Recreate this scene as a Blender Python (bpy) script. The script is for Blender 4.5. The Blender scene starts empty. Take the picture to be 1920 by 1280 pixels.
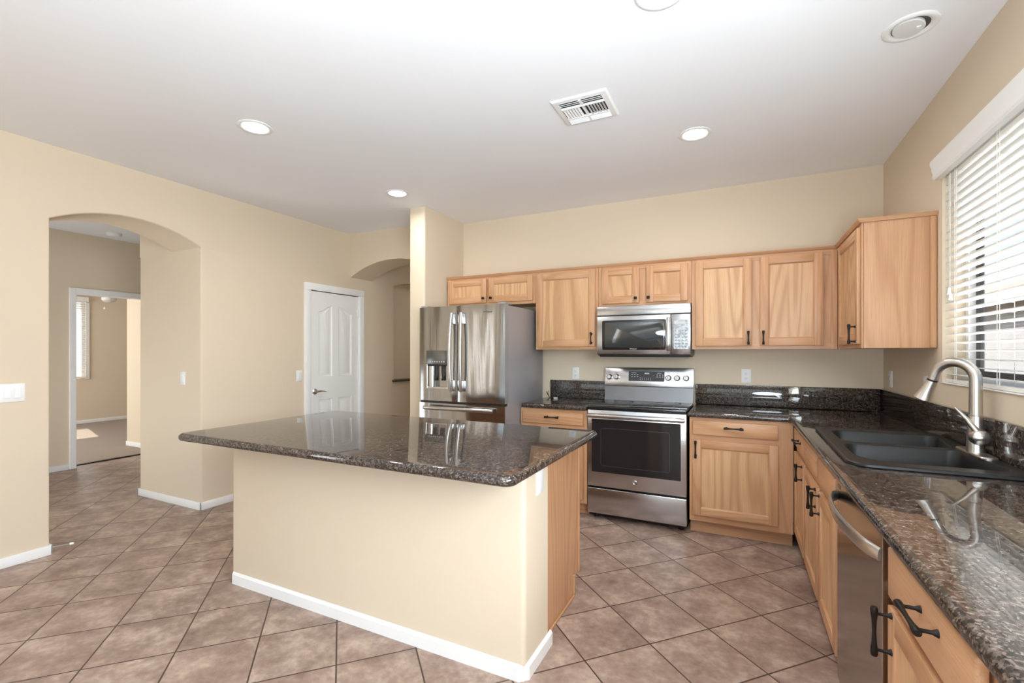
import bpy, bmesh, math, random
from mathutils import Vector, Matrix
random.seed(7)
C = bpy.context.scene.collection
PI = math.pi

# ------------------------------------------------------------------ camera
FPX, YAW, V0, CAM_H = 876.4, 0.4568, 659.2, 1.357
cd = bpy.data.cameras.new('camera')
cam = bpy.data.objects.new('camera', cd); C.objects.link(cam)
cam.location = (0, 0, CAM_H)
cam.rotation_euler = (PI/2, 0, YAW)
cd.sensor_fit = 'HORIZONTAL'; cd.sensor_width = 36.0
cd.lens = FPX/1920*36.0
cd.shift_y = (V0-640)/1920
cd.clip_start = 0.02; cd.clip_end = 200
bpy.context.scene.camera = cam

# ------------------------------------------------------------------ exposure, sky, sun, added fill lights
vs = bpy.context.scene.view_settings
vs.view_transform = 'Standard'; vs.look = 'None'; vs.gamma = 1.0
vs.use_curve_mapping = False
vs.exposure = 0.12
world = bpy.data.worlds.new('world'); bpy.context.scene.world = world
world.use_nodes = True
wn = world.node_tree; wn.nodes.clear()
wo = wn.nodes.new('ShaderNodeOutputWorld'); wb = wn.nodes.new('ShaderNodeBackground')
sky = wn.nodes.new('ShaderNodeTexSky'); sky.sky_type = 'NISHITA'
sky.sun_disc = False; sky.sun_elevation = math.radians(42); sky.sun_rotation = math.radians(-70)
sky.air_density = 1.0; sky.dust_density = 1.5
mixw = wn.nodes.new('ShaderNodeMix'); mixw.data_type = 'RGBA'
mixw.inputs['Factor'].default_value = 0.55
mixw.inputs['B'].default_value = (0.30, 0.32, 0.34, 1)
wn.links.new(sky.outputs[0], mixw.inputs['A'])
wn.links.new(mixw.outputs['Result'], wb.inputs[0]); wb.inputs[1].default_value = 0.62
wn.links.new(wb.outputs[0], wo.inputs[0])

def light(name, kind, loc, rot, energy, color=(1, 1, 1), **kw):
    l = bpy.data.lights.new(name, kind); l.energy = energy; l.color = color
    for k, v in kw.items(): setattr(l, k, v)
    o = bpy.data.objects.new(name, l); C.objects.link(o)
    o.location = loc; o.rotation_euler = rot
    return o
# sun from over the bedroom side of the house
sun = light('sun', 'SUN', (-20, 8, 15), (0, 0, 0), 14.0, (1.0, 0.93, 0.82), angle=0.01)
sun.rotation_euler = Vector((1.0, -0.274, -1.10)).to_track_quat('-Z', 'Y').to_euler()
# added fill light behind the camera, set in an assumed rear opening
light('rear_fill', 'AREA', (-1.3, -3.70, 1.25), (PI/2+0.35, 0, 0), 10, (0.84, 0.93, 1.0), shape='RECTANGLE', size=4.4, size_y=2.2)
# added lamp outside, hidden below the sink window sill, brightening the ceiling
light('yard_fill', 'AREA', (1.75, 2.2, 0.45), (0, PI-0.62, 0), 110, (0.92, 0.96, 1.0), shape='RECTANGLE', size=1.0, size_y=2.6)
# made-up upward fill light behind the camera, washing the ceiling
up = light('ceiling_fill', 'AREA', (0.10, -0.9, 1.10), (0, 0, 0), 64, (0.80, 0.91, 1.0), shape='DISK', size=1.1, spread=math.radians(140))
up.rotation_euler = (Vector((0.1, 0.3, 2.743))-up.location).to_track_quat('-Z', 'Y').to_euler()
light('side_fill', 'AREA', (1.06, -0.05, 1.72), (0, PI/2+0.06, 0), 132, (0.82, 0.92, 1.0), shape='RECTANGLE', size=1.0, size_y=2.1)  # added fill light, set in a made-up right wall opening
light('left_streak_fill', 'AREA', (-4.35, -1.04, 1.12), (0, -PI/2, 0), 20, (0.90, 0.955, 1.0), shape='RECTANGLE', size=1.98, size_y=0.62)  # added light in the made-up left opening, reflected by the refrigerator
light('hall_fill', 'AREA', (-5.6, 0.42, 0.80), (PI/2+0.75, 0, 0), 40, (0.88, 0.95, 1.0), shape='RECTANGLE', size=1.6, size_y=2.0)  # added fill for the hall and arch soffit, no real source
light('bedroom_fill', 'AREA', (-9.4, 0.5, 1.5), (PI/2, 0, 0), 100, (0.92, 0.96, 1.0), shape='RECTANGLE', size=2.2, size_y=1.6)  # added fill inside the bedroom, away from its window
light('passage_fill', 'AREA', (-3.5, 6.2, 2.70), (0, 0, 0), 5, (1.0, 0.97, 0.93), shape='DISK', size=0.4)  # unseen area light filling the passage, no fixture modelled

# ------------------------------------------------------------------ materials
class NT:
    def __init__(s, name):
        s.m = bpy.data.materials.new(name); s.m.use_nodes = True
        s.t = s.m.node_tree; s.t.nodes.clear()
        s.out = s.t.nodes.new('ShaderNodeOutputMaterial')
        s.b = s.t.nodes.new('ShaderNodeBsdfPrincipled')
        s.t.links.new(s.b.outputs[0], s.out.inputs[0])
    def n(s, typ, **kw):
        x = s.t.nodes.new(typ)
        for k, v in kw.items(): setattr(x, k, v)
        return x
    def l(s, a, b): s.t.links.new(a, b)
    def put(s, sock, v):
        if hasattr(v, 'is_output'): s.l(v, sock)
        else: sock.default_value = v
    def val(s, **kw):
        for k, v in kw.items(): s.put(s.b.inputs[k.replace('_', ' ')], v)
        return s
    def math(s, op, a, b=None, c=None):
        x = s.n('ShaderNodeMath', operation=op)
        s.put(x.inputs[0], a)
        if b is not None: s.put(x.inputs[1], b)
        if c is not None: s.put(x.inputs[2], c)
        return x.outputs[0]
    def mix(s, f, a, b, mode='MIX'):
        x = s.n('ShaderNodeMix', data_type='RGBA', blend_type=mode)
        s.put(x.inputs['Factor'], f); s.put(x.inputs['A'], a); s.put(x.inputs['B'], b)
        return x.outputs['Result']
    def ramp(s, f, stops):
        x = s.n('ShaderNodeValToRGB'); e = x.color_ramp.elements
        while len(e) < len(stops): e.new(0.5)
        for i, (p, c) in enumerate(stops): e[i].position = p; e[i].color = c
        s.l(f, x.inputs[0]); return x.outputs[0]
    def noise(s, vec, scale, detail=3.0, rough=0.5, dist=0.0):
        x = s.n('ShaderNodeTexNoise'); s.l(vec, x.inputs['Vector'])
        x.inputs['Scale'].default_value = scale; x.inputs['Detail'].default_value = detail
        x.inputs['Roughness'].default_value = rough; x.inputs['Distortion'].default_value = dist
        return x.outputs[0]
    def coord(s, scale=(1, 1, 1), rnd=True):
        tc = s.n('ShaderNodeTexCoord'); v = tc.outputs['Object']
        if rnd:
            oi = s.n('ShaderNodeObjectInfo')
            k = s.math('MULTIPLY', oi.outputs['Random'], 37.0)
            a = s.n('ShaderNodeVectorMath', operation='ADD'); s.l(v, a.inputs[0]); s.l(k, a.inputs[1]); v = a.outputs[0]
        mp = s.n('ShaderNodeVectorMath', operation='MULTIPLY'); s.l(v, mp.inputs[0]); mp.inputs[1].default_value = scale
        return mp.outputs[0]
    def bump(s, h, strength=0.2, dist=0.002):
        x = s.n('ShaderNodeBump'); x.inputs['Strength'].default_value = strength; x.inputs['Distance'].default_value = dist
        s.l(h, x.inputs['Height']); s.l(x.outputs[0], s.b.inputs['Normal'])

def rgb(r, g, b):   # sRGB 0-255 -> linear
    f = lambda c: (c/255/12.92) if c/255 <= 0.04045 else ((c/255+0.055)/1.055)**2.4
    return (f(r), f(g), f(b), 1)

def plain(name, col, rough=0.5, metal=0.0, spec=0.5, **kw):
    m = NT(name); m.val(Base_Color=col, Roughness=rough, Metallic=metal); m.b.inputs['Specular IOR Level'].default_value = spec
    m.val(**kw); return m.m

def paint(name, col, rough=0.6, bump=0.08):
    m = NT(name); v = m.coord(rnd=False)
    m.val(Base_Color=m.mix(m.noise(v, 1.3, 2), tuple(c*0.98 for c in col[:3])+(1,), tuple(min(1, c*1.02) for c in col[:3])+(1,)), Roughness=rough)
    m.b.inputs['Specular IOR Level'].default_value = 0.25
    m.bump(m.noise(v, 140, 2), bump, 0.002); return m.m

def oak(name, axis, c0=(212, 168, 129), c1=(199, 152, 112), k=0.5):
    m = NT(name); a = 0.085
    sc = [1.0, 1.0, 1.0]; sc[axis] = a
    v = m.coord(tuple(sc))
    n0 = m.noise(v, 2.6, 2, 0.45, 0.3)
    rings = m.math('SINE', m.math('MULTIPLY', n0, 125.0))
    rings = m.math('MULTIPLY_ADD', rings, 0.5, 0.5)
    rings = m.math('POWER', rings, 2.2)
    sc2 = [1.0, 1.0, 1.0]; sc2[axis] = 0.02
    v2 = m.coord(tuple(sc2))
    fine = m.noise(v2, 260, 3, 0.6)
    broad = m.noise(v, 5.0, 2)
    base = m.mix(broad, rgb(*c0), rgb(*c1))
    c = m.mix(m.math('MULTIPLY', rings, k), base, rgb(172, 122, 80))
    c = m.mix(m.math('MULTIPLY', m.ramp(fine, [(0.36, (1, 1, 1, 1)), (0.55, (0, 0, 0, 1))]), 0.30), c, rgb(164, 112, 70))
    oi = m.n('ShaderNodeObjectInfo')
    c = m.mix(m.math('MULTIPLY', oi.outputs['Random'], 0.16), c, rgb(202, 148, 110))
    m.val(Base_Color=c, Roughness=m.math('MULTIPLY_ADD', fine, 0.12, 0.30))
    m.b.inputs['Specular IOR Level'].default_value = 0.4
    m.bump(fine, 0.06, 0.001); return m.m

def granite(name):
    m = NT(name); v = m.coord(rnd=False)
    vo = m.n('ShaderNodeTexVoronoi', feature='F1'); vo.inputs['Scale'].default_value = 190
    wv = m.n('ShaderNodeTexNoise'); m.l(v, wv.inputs['Vector']); wv.inputs['Scale'].default_value = 60
    ad = m.n('ShaderNodeVectorMath', operation='MULTIPLY_ADD'); m.l(wv.outputs['Color'], ad.inputs[0])
    ad.inputs[1].default_value = (0.018,)*3; m.l(v, ad.inputs[2])
    m.l(ad.outputs[0], vo.inputs['Vector'])
    sp = m.n('ShaderNodeSeparateColor'); m.l(vo.outputs['Color'], sp.inputs[0])
    cl = m.noise(v, 62, 4, 0.65)
    f = m.math('ADD', m.math('MULTIPLY', sp.outputs[0], 0.50), m.math('MULTIPLY', m.math('MULTIPLY_ADD', cl, 1.9, -0.45), 0.62))
    c = m.ramp(f, [(0.0, (0.009, 0.008, 0.008, 1)), (0.40, (0.016, 0.012, 0.010, 1)), (0.56, (0.050, 0.036, 0.029, 1)),
                   (0.74, (0.105, 0.079, 0.065, 1)), (0.97, (0.20, 0.165, 0.138, 1))])
    m.val(Base_Color=c, Roughness=0.03); m.b.inputs['Specular IOR Level'].default_value = 0.8
    return m.m

def steel(name, base=(0.47, 0.455, 0.445, 1), rough=0.24, axis=2, aniso=0.55, wave=(3.2, 0.30)):
    m = NT(name); sc = [1.0, 1.0, 1.0]; sc[axis] = 0.012
    v = m.coord(tuple(sc), rnd=False)
    fine = m.noise(v, 420, 2)
    m.val(Base_Color=base, Metallic=1.0, Roughness=m.math('MULTIPLY_ADD', fine, 0.10, rough-0.05))
    m.b.inputs['Anisotropic'].default_value = aniso
    tg = m.n('ShaderNodeTangent', direction_type='RADIAL', axis='Z'); m.l(tg.outputs[0], m.b.inputs['Tangent'])
    w = m.noise(m.coord((1.0, 1.0, 0.16) if axis == 2 else (0.5, 1.0, 1.0), rnd=False), wave[0], 1, 0.4)
    m.bump(m.math('ADD', m.math('MULTIPLY', m.noise(v, 160, 1), 0.02), w), wave[1], 0.02); return m.m

def tile(name):
    m = NT(name)
    ang, s, ph = math.radians(46.2), 0.342, (-0.0648, 0.325)
    g = m.n('ShaderNodeNewGeometry'); pos = g.outputs['Position']
    def axis(vx, vy, off):
        d = m.n('ShaderNodeVectorMath', operation='DOT_PRODUCT'); m.l(pos, d.inputs[0]); d.inputs[1].default_value = (vx/s, vy/s, 0)
        return m.math('SUBTRACT', d.outputs['Value'], off)
    a = axis(math.cos(ang), math.sin(ang), ph[0]); b = axis(-math.sin(ang), math.cos(ang), ph[1])
    def edge(q):
        fr = m.math('FRACT', q); return m.math('MINIMUM', fr, m.math('SUBTRACT', 1.0, fr))
    e = m.math('MINIMUM', edge(a), edge(b))
    body = m.n('ShaderNodeMapRange', interpolation_type='SMOOTHSTEP')
    m.l(e, body.inputs[0]); body.inputs[1].default_value = 0.0062; body.inputs[2].default_value = 0.0135
    cmb = m.n('ShaderNodeCombineXYZ'); m.l(m.math('FLOOR', a), cmb.inputs[0]); m.l(m.math('FLOOR', b), cmb.inputs[1])
    wh = m.n('ShaderNodeTexWhiteNoise', noise_dimensions='3D'); m.l(cmb.outputs[0], wh.inputs[0])
    off = m.n('ShaderNodeVectorMath', operation='MULTIPLY_ADD'); m.l(wh.outputs['Color'], off.inputs[0]); off.inputs[1].default_value = (9, 9, 9); m.l(pos, off.inputs[2])
    n1 = m.noise(off.outputs[0], 5.5, 4, 0.6); n2 = m.noise(off.outputs[0], 28, 4, 0.65)
    f = m.math('ADD', m.math('MULTIPLY', n1, 0.62), m.math('MULTIPLY', n2, 0.38))
    c = m.ramp(f, [(0.33, rgb(122, 98, 86)), (0.50, rgb(160, 137, 123)), (0.66, rgb(198, 177, 160))])
    c = m.mix(m.math('MULTIPLY', wh.outputs['Value'], 0.22), c, rgb(150, 122, 111))
    c = m.mix(body.outputs[0], rgb(74, 54, 44), c)
    m.val(Base_Color=c, Roughness=m.math('MULTIPLY_ADD', n2, 0.2, 0.30))
    m.b.inputs['Specular IOR Level'].default_value = 0.4
    m.bump(m.math('ADD', body.outputs[0], m.math('MULTIPLY', n2, 0.12)), 0.35, 0.003)
    return m.m

def emit(name, col, st):
    m = NT(name); m.val(Base_Color=col, Roughness=0.5)
    m.b.inputs['Emission Color'].default_value = col; m.b.inputs['Emission Strength'].default_value = st
    return m.m

def carpet(name):
    m = NT(name); v = m.coord(rnd=False); n = m.noise(v, 220, 2)
    m.val(Base_Color=m.mix(n, rgb(142, 128, 116), rgb(180, 166, 153)), Roughness=0.95); m.bump(n, 0.6, 0.006); return m.m

M = dict(
    wall=paint('wall_paint_beige', rgb(223, 207, 183)),
    ceil=paint('ceiling_paint_white', rgb(246, 247, 249), 0.8, 0.05),
    white=plain('white_gloss_paint', rgb(244, 243, 241), 0.35, spec=0.4),
    plastic=plain('white_plastic', rgb(240, 240, 238), 0.35),
    slot=plain('outlet_slot_grey', rgb(120, 118, 112), 0.5),
    oakz=oak('oak_vertical_grain', 2), oakx=oak('oak_horizontal_grain_x', 0), oaky=oak('oak_horizontal_grain_y', 1),
    oakp=oak('oak_panel_veneer', 2, (222, 182, 138), (211, 170, 126), 0.55),
    granite=granite('polished_granite'),
    steel=steel('brushed_steel', (0.40, 0.39, 0.385, 1), 0.15, wave=(6.5, 0.75)), steelx=steel('brushed_steel_wide', (0.60, 0.60, 0.61, 1), axis=0),
    steelmw=steel('microwave_steel', (0.46, 0.455, 0.45, 1), axis=0),
    nickel=steel('brushed_nickel', (0.60, 0.575, 0.54, 1), 0.30, 2, 0.2),
    steelbright=plain('satin_handle_steel', (0.60, 0.59, 0.575, 1), 0.28, 1.0),
    fridge_side=plain('grey_enamel', rgb(158, 156, 158), 0.36, 0.3),
    black=plain('black_plastic', (0.012, 0.012, 0.013, 1), 0.35),
    bronze=plain('dark_bronze', (0.018, 0.014, 0.012, 1), 0.42, 0.6),
    glassblack=plain('black_glass', (0.014, 0.014, 0.015, 1), 0.06, spec=0.6),
    ovenglass=plain('oven_glass', (0.018, 0.017, 0.017, 1), 0.10, spec=0.5),
    mwglass=plain('microwave_glass', (0.035, 0.04, 0.04, 1), 0.05, spec=1.0),
    darkgrey=plain('dark_grey_panel', (0.05, 0.05, 0.052, 1), 0.3),
    greypanel=plain('grey_dispenser_panel', rgb(112, 112, 108), 0.22, 0.6),
    sink=plain('charcoal_composite', (0.011, 0.011, 0.0113, 1), 0.36, spec=0.35),
    mark=plain('printed_grey_mark', rgb(205, 205, 205), 0.5),
    tile=tile('floor_tile'), carpet=carpet('bedroom_carpet'),
    lamp=emit('lamp_lens', (1.0, 0.97, 0.92, 1), 9.0),
    lens_off=plain('frosted_lens', rgb(214, 212, 210), 0.5),
    duct=plain('duct_shade', (0.015, 0.015, 0.014, 1), 0.8),
    blind=plain('white_blind_slat', rgb(238, 236, 230), 0.45),
    stucco=paint('stucco_grey', rgb(124, 126, 130), 0.9, 0.4),
    rooftile=paint('clay_roof_tile', rgb(128, 119, 115), 0.9, 0.5),
    gravel=paint('gravel_ground', rgb(140, 126, 110), 0.95, 0.5),
    alum=plain('dark_window_frame', rgb(66, 64, 62), 0.4, 0.3),
    cord=plain('black_cord', (0.02, 0.02, 0.02, 1), 0.5),
)
def glass_mat():
    m = NT('window_glass'); m.t.nodes.remove(m.b)
    tr = m.n('ShaderNodeBsdfTransparent'); gl = m.n('ShaderNodeBsdfGlossy'); gl.inputs['Roughness'].default_value = 0.02
    mx = m.n('ShaderNodeMixShader'); mx.inputs[0].default_value = 0.07
    m.l(tr.outputs[0], mx.inputs[1]); m.l(gl.outputs[0], mx.inputs[2]); m.l(mx.outputs[0], m.out.inputs[0]); return m.m
M['glass'] = glass_mat()
def keypad_mat():
    m = NT('reflective_keypad'); v = m.coord(rnd=False)
    n = m.noise(v, 60, 3, 0.6)
    m.val(Base_Color=m.ramp(n, [(0.35, rgb(150, 156, 164)), (0.6, rgb(205, 208, 212))]), Roughness=0.2, Metallic=0.6); return m.m  # bluish mottle puts blurred reflections into the keypad colour
M['keypad'] = keypad_mat()

# ------------------------------------------------------------------ mesh helpers
IDF = lambda u, d, z: (u, d, z)
class MB:
    """collects geometry for ONE mesh object, in world coordinates"""
    def __init__(s): s.bm = bmesh.new(); s.mats = []
    def mi(s, m):
        if m not in s.mats: s.mats.append(m)
        return s.mats.index(m)
    def _fin(s, geom_faces, m):
        i = s.mi(m)
        for f in geom_faces: f.material_index = i
    def box(s, m, x0, x1, y0, y1, z0, z1, F=None, bev=0.0, seg=1):
        F = F or IDF
        xs, ys, zs = sorted((x0, x1)), sorted((y0, y1)), sorted((z0, z1))
        v = [s.bm.verts.new(F(x, y, z)) for x in xs for y in ys for z in zs]
        fs = [s.bm.faces.new([v[i] for i in q]) for q in ((0,1,3,2),(4,6,7,5),(0,4,5,1),(2,3,7,6),(0,2,6,4),(1,5,7,3))]
        s._fin(fs, m)
        if bev > 0:
            es = list({e for f in fs for e in f.edges})
            r = bmesh.ops.bevel(s.bm, geom=es, offset=bev, segments=seg, profile=0.5, affect='EDGES', clamp_overlap=True)
            s._fin(r['faces'], m)
        return v
    def prism(s, m, poly, a0, a1, P):
        """poly: list of (p,q); P(p,q,a)->xyz"""
        A = [s.bm.verts.new(P(p, q, a0)) for p, q in poly]; B = [s.bm.verts.new(P(p, q, a1)) for p, q in poly]
        n = len(poly)
        fs = [s.bm.faces.new(A), s.bm.faces.new(B[::-1])]
        fs += [s.bm.faces.new([A[i], B[i], B[(i+1) % n], A[(i+1) % n]]) for i in range(n)]
        s._fin(fs, m); return A, B, fs
    def loops(s, m, loops, cap0=True, cap1=True, closed=True):
        R = [[s.bm.verts.new(p) for p in lp] for lp in loops]
        n = len(R[0]); fs = []
        for a, b in zip(R, R[1:]):
            for i in range(n if closed else n-1):
                fs.append(s.bm.faces.new([a[i], a[(i+1) % n], b[(i+1) % n], b[i]]))
        if cap0 and closed: fs.append(s.bm.faces.new(R[0][::-1]))
        if cap1 and closed: fs.append(s.bm.faces.new(R[-1]))
        s._fin(fs, m); return R
    def tube(s, m, pts, r, seg=12, caps=True, flat=None):
        """swept circle; r number or list; flat=(a,b,ref) makes an ellipse"""
        pts = [Vector(p) for p in pts]; n = len(pts)
        rs = r if isinstance(r, (list, tuple)) else [r]*n
        up = None; L = []
        for i, p in enumerate(pts):
            t = (pts[min(i+1, n-1)]-pts[max(i-1, 0)]).normalized()
            if up is None:
                ref = Vector((0, 0, 1)) if abs(t.z) < 0.9 else Vector((1, 0, 0))
                if flat: ref = Vector(flat[2])
                up = (ref-t*ref.dot(t)).normalized()
            else: up = (up-t*up.dot(t)).normalized()
            side = t.cross(up)
            fa, fb = (flat[0], flat[1]) if flat else (1, 1)
            L.append([p+(up*math.cos(2*PI*k/seg)*fa+side*math.sin(2*PI*k/seg)*fb)*rs[i] for k in range(seg)])
        return s.loops(m, L, caps, caps)
    def disc(s, m, c, axis, prof, seg=32, cap0=True, cap1=True):
        """lathe round axis through c: prof = [(radius, along)]"""
        ax = Vector(axis).normalized(); ref = Vector((1, 0, 0)) if abs(ax.x) < 0.9 else Vector((0, 1, 0))
        u = (ref-ax*ref.dot(ax)).normalized(); w = ax.cross(u); c = Vector(c)
        L = [[c+ax*h+(u*math.cos(2*PI*k/seg)+w*math.sin(2*PI*k/seg))*max(r, 1e-4) for k in range(seg)] for r, h in prof]
        return s.loops(m, L, cap0, cap1)
    def holed(s, m, outer, holes, flip=False):
        """flat face with holes, given rings of existing verts"""
        es = []
        for ring in [outer]+holes:
            for i in range(len(ring)):
                a, b = ring[i], ring[(i+1) % len(ring)]
                e = s.bm.edges.get((a, b)) or s.bm.edges.new((a, b)); es.append(e)
        r = bmesh.ops.triangle_fill(s.bm, use_beauty=True, use_dissolve=False, edges=es)
        s._fin([g for g in r['geom'] if isinstance(g, bmesh.types.BMFace)], m)
    def bevel_if(s, test, off, seg=4):
        es = [e for e in s.bm.edges if test(e.verts[0].co, e.verts[1].co)]
        if es:
            r = bmesh.ops.bevel(s.bm, geom=es, offset=off, segments=seg, profile=0.5, affect='EDGES', clamp_overlap=True)
    def build(s, name, parent=None, smooth=True, angle=35):
        bm = s.bm
        bmesh.ops.recalc_face_normals(bm, faces=bm.faces)
        off = Vector(parent_world(parent)) if parent else Vector((0, 0, 0))
        if off.length: bmesh.ops.translate(bm, verts=bm.verts, vec=-off)
        me = bpy.data.meshes.new(name); bm.to_mesh(me); bm.free()
        for m in s.mats: me.materials.append(m)
        if smooth:
            me.polygons.foreach_set('use_smooth', [True]*len(me.polygons))
            me.set_sharp_from_angle(angle=math.radians(angle))
        o = bpy.data.objects.new(name, me); C.objects.link(o)
        if parent: o.parent = parent
        return o

def parent_world(o):
    v = Vector((0, 0, 0))
    while o: v += o.location; o = o.parent
    return v
def tag(o, label, cat, group=None, kind=None):
    o['label'] = label; o['category'] = cat
    if group: o['group'] = group
    if kind: o['kind'] = kind
    return o
def thing(name, loc, label, cat, group=None):
    o = bpy.data.objects.new(name, None); C.objects.link(o); o.location = loc; o.empty_display_size = 0.1
    return tag(o, label, cat, group)
def struct(o, label, cat): return tag(o, label, cat, kind='structure')

def rpoly(pts, radii, inset=0.0, n=6):
    """rounded polygon (ccw) inset by a distance -> list of (x,y)"""
    N = len(pts); P = [Vector(p) for p in pts]; out = []
    dirs = [(P[(i+1) % N]-P[i]).normalized() for i in range(N)]
    nor = [Vector((-d.y, d.x)) for d in dirs]
    for i in range(N):
        d0, d1 = dirs[i-1], dirs[i]; n0, n1 = nor[i-1], nor[i]
        cr = d0.x*d1.y-d0.y*d1.x
        conv = cr > 0
        r0 = radii[i]
        # centre of the fillet circle from the un-inset polygon
        k = (n0+n1); k = k/(k.dot(n0))
        if conv:
            c = P[i]+k*r0; r = max(r0-inset, 0.0005)
            if inset > r0: c = P[i]+k*(inset+0.0005)
        else:
            c = P[i]-k*r0; r = r0+inset
        a0 = math.atan2(*( (-n0 if conv else n0).yx)); a1 = math.atan2(*((-n1 if conv else n1).yx))
        da = (a1-a0+PI) % (2*PI)-PI
        for j in range(n+1):
            a = a0+da*j/n; out.append((c.x+math.cos(a)*r, c.y+math.sin(a)*r))
    return out

def slab(mb, m, pts, radii, z0, z1, er, holes=(), n=6):
    """stone slab with bullnose edge; holes = list of 2D rings"""
    prof = []; h = z1-z0; er2 = min(er, h/2); K = 6
    for j in range(K+1): a = PI/2*j/K; prof.append((er2*(1-math.sin(a)), z0+er2*(1-math.cos(a))))
    for j in range(K+1): a = PI/2*j/K; prof.append((er2*(1-math.cos(a)), z1-er2*(1-math.sin(a))))
    L = [[(x, y, z) for x, y in rpoly(pts, radii, d, n)] for d, z in prof]
    R = mb.loops(m, L, cap0=not holes, cap1=not holes)
    if holes:
        top, bot = [], []
        for hl in holes:
            t = [mb.bm.verts.new((x, y, z1)) for x, y in hl]; b = [mb.bm.verts.new((x, y, z0)) for x, y in hl]
            for i in range(len(t)):
                j = (i+1) % len(t); mb.bm.faces.new([t[i], t[j], b[j], b[i]])
            top.append(t); bot.append(b)
        mb.holed(m, R[-1], top); mb.holed(m, R[0], bot)

def arc_pts(p0, p1, rise, n=20):
    (a0, z0), (a1, z1) = p0, p1
    w = a1-a0; R = (w*w/4+rise*rise)/(2*rise); th = math.asin(min(1, w/2/R)); out = []
    for i in range(n+1):
        t = -th+2*th*i/n
        out.append(((a0+a1)/2+R*math.sin(t), z0+(z1-z0)*i/n+R*math.cos(t)-(R-rise)))
    return out

# ------------------------------------------------------------------ room numbers
XL, XR, YB, ZC = -4.155, 0.942, 4.321, 2.743
XH, XB = -6.96, -11.18           # hall far wall, bedroom far wall
SX0, SX1, SY = -2.893, -2.712, 3.628   # stub wall beside the fridge

# ------------------------------------------------------------------ shell
mb = MB(); mb.box(M['tile'], -7.13, 1.12, -3.75, 7.1, -0.12, 0); struct(mb.build('floor', smooth=False), 'brown diagonal ceramic tile floor with dark grout', 'floor')
mb = MB(); mb.box(M['carpet'], -11.4, -7.13, 0.4, 7.1, -0.12, 0.004); struct(mb.build('floor', smooth=False), 'grey brown carpet in the bedroom beyond the hall doorway', 'floor')
mb = MB(); mb.box(M['ceil'], -11.4, 1.12, -3.75, 7.1, ZC, ZC+0.12); struct(mb.build('ceiling', smooth=False), 'smooth white ceiling with recessed lights', 'ceiling')

AY0, AY1, ASP, ARISE = 1.443, 2.417, 2.25, 0.127
mb = MB(); W = M['wall']
arc = arc_pts((AY0, ASP), (AY1, ASP), ARISE, 24)
poly = [(-3.75, 0), (AY0, 0)]+arc+[(AY1, ZC), (-3.75, ZC)]
# split so every face is simple: left pier, header
mb.prism(W, [(-0.72, 0), (AY0, 0), (AY0, ASP)]+[(AY0, ZC), (-0.72, ZC)], -4.589, XL, lambda p, q, a: (a, p, q))
LW0, LW1 = -1.36, -0.72          # made-up tall opening behind the camera, for a streak on the refrigerator
mb.box(W, -4.589, XL, -3.75, LW0, 0, ZC); mb.box(W, -4.589, XL, LW0, LW1-0.0006, 0, 0.12); mb.box(W, -4.589, XL, LW0, LW1-0.0006, 2.12, ZC)
mb.prism(W, arc+[(AY1, ZC), (AY0, ZC)], -4.589, XL, lambda p, q, a: (a, p, q))
bmesh.ops.remove_doubles(mb.bm, verts=mb.bm.verts, dist=0.0005)
dele = [f for f in mb.bm.faces if all(abs(v.co.y-AY0) < 1e-4 and v.co.z > ASP-1e-4 for v in f.verts)]
bmesh.ops.delete(mb.bm, geom=dele, context='FACES_ONLY')
def on_arch(a, b):
    if abs(a.x-b.x) > 1e-4: return False
    if not (abs(a.x-XL) < 1e-4 or abs(a.x+4.589) < 1e-4): return False
    if abs(a.y-AY0) < 1e-4 and abs(b.y-AY0) < 1e-4: return max(a.z, b.z) < ASP+1e-3 and min(a.z, b.z) < 0.1
    return AY0-1e-4 <= a.y <= AY1+1e-4 and AY0-1e-4 <= b.y <= AY1+1e-4 and ASP-1e-3 < min(a.z, b.z) and max(a.z, b.z) < ASP+ARISE+0.01 and abs(a.y-b.y) > 1e-4
mb.bevel_if(on_arch, 0.012, 3)
# the block right of the arch, with the pantry door recess and the niche
DY0, DY1, DZ = 3.535, 4.268, 2.036
NY0, NY1, NZ0, NZ1 = 4.885, 5.75, 0.955, 2.22
def blk(y0, y1, z0, z1, x0=-5.115, x1=XL): mb.box(W, x0, x1, y0, y1, z0, z1)
v0 = len(mb.bm.verts)
blk(AY1, DY0, 0, ASP-0.004)
mb.bm.edges.ensure_lookup_table()
mb.bevel_if(lambda a, b: abs(a.y-AY1) < 1e-4 and abs(b.y-AY1) < 1e-4 and abs(a.x-b.x) < 1e-4 and abs(a.z-b.z) > 2 and (a.x > -4.2 or a.x < -5.1), 0.018, 4)
blk(AY1, DY0, ASP-0.004, ZC)
blk(DY0, DY1, DZ, ZC); blk(DY0, DY1, 0, DZ, -5.115, -4.26)
blk(DY1, NY0, 0, ZC)
blk(NY0, NY1, 0, NZ0); blk(NY0, NY1, NZ0, 2.36, -5.115, -4.28)
na = arc_pts((NY0, NZ1), (NY1, NZ1), 0.09, 16)
mb.prism(W, na+[(NY1, 2.36), (NY0, 2.36)], -4.28, XL, lambda p, q, a: (a, p, q))
blk(NY0, NY1, 2.36, ZC); blk(NY1, 7.1, 0, ZC)
struct(mb.build('wall_left', angle=40), 'beige left wall with arched hall opening and pantry door', 'wall')

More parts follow.
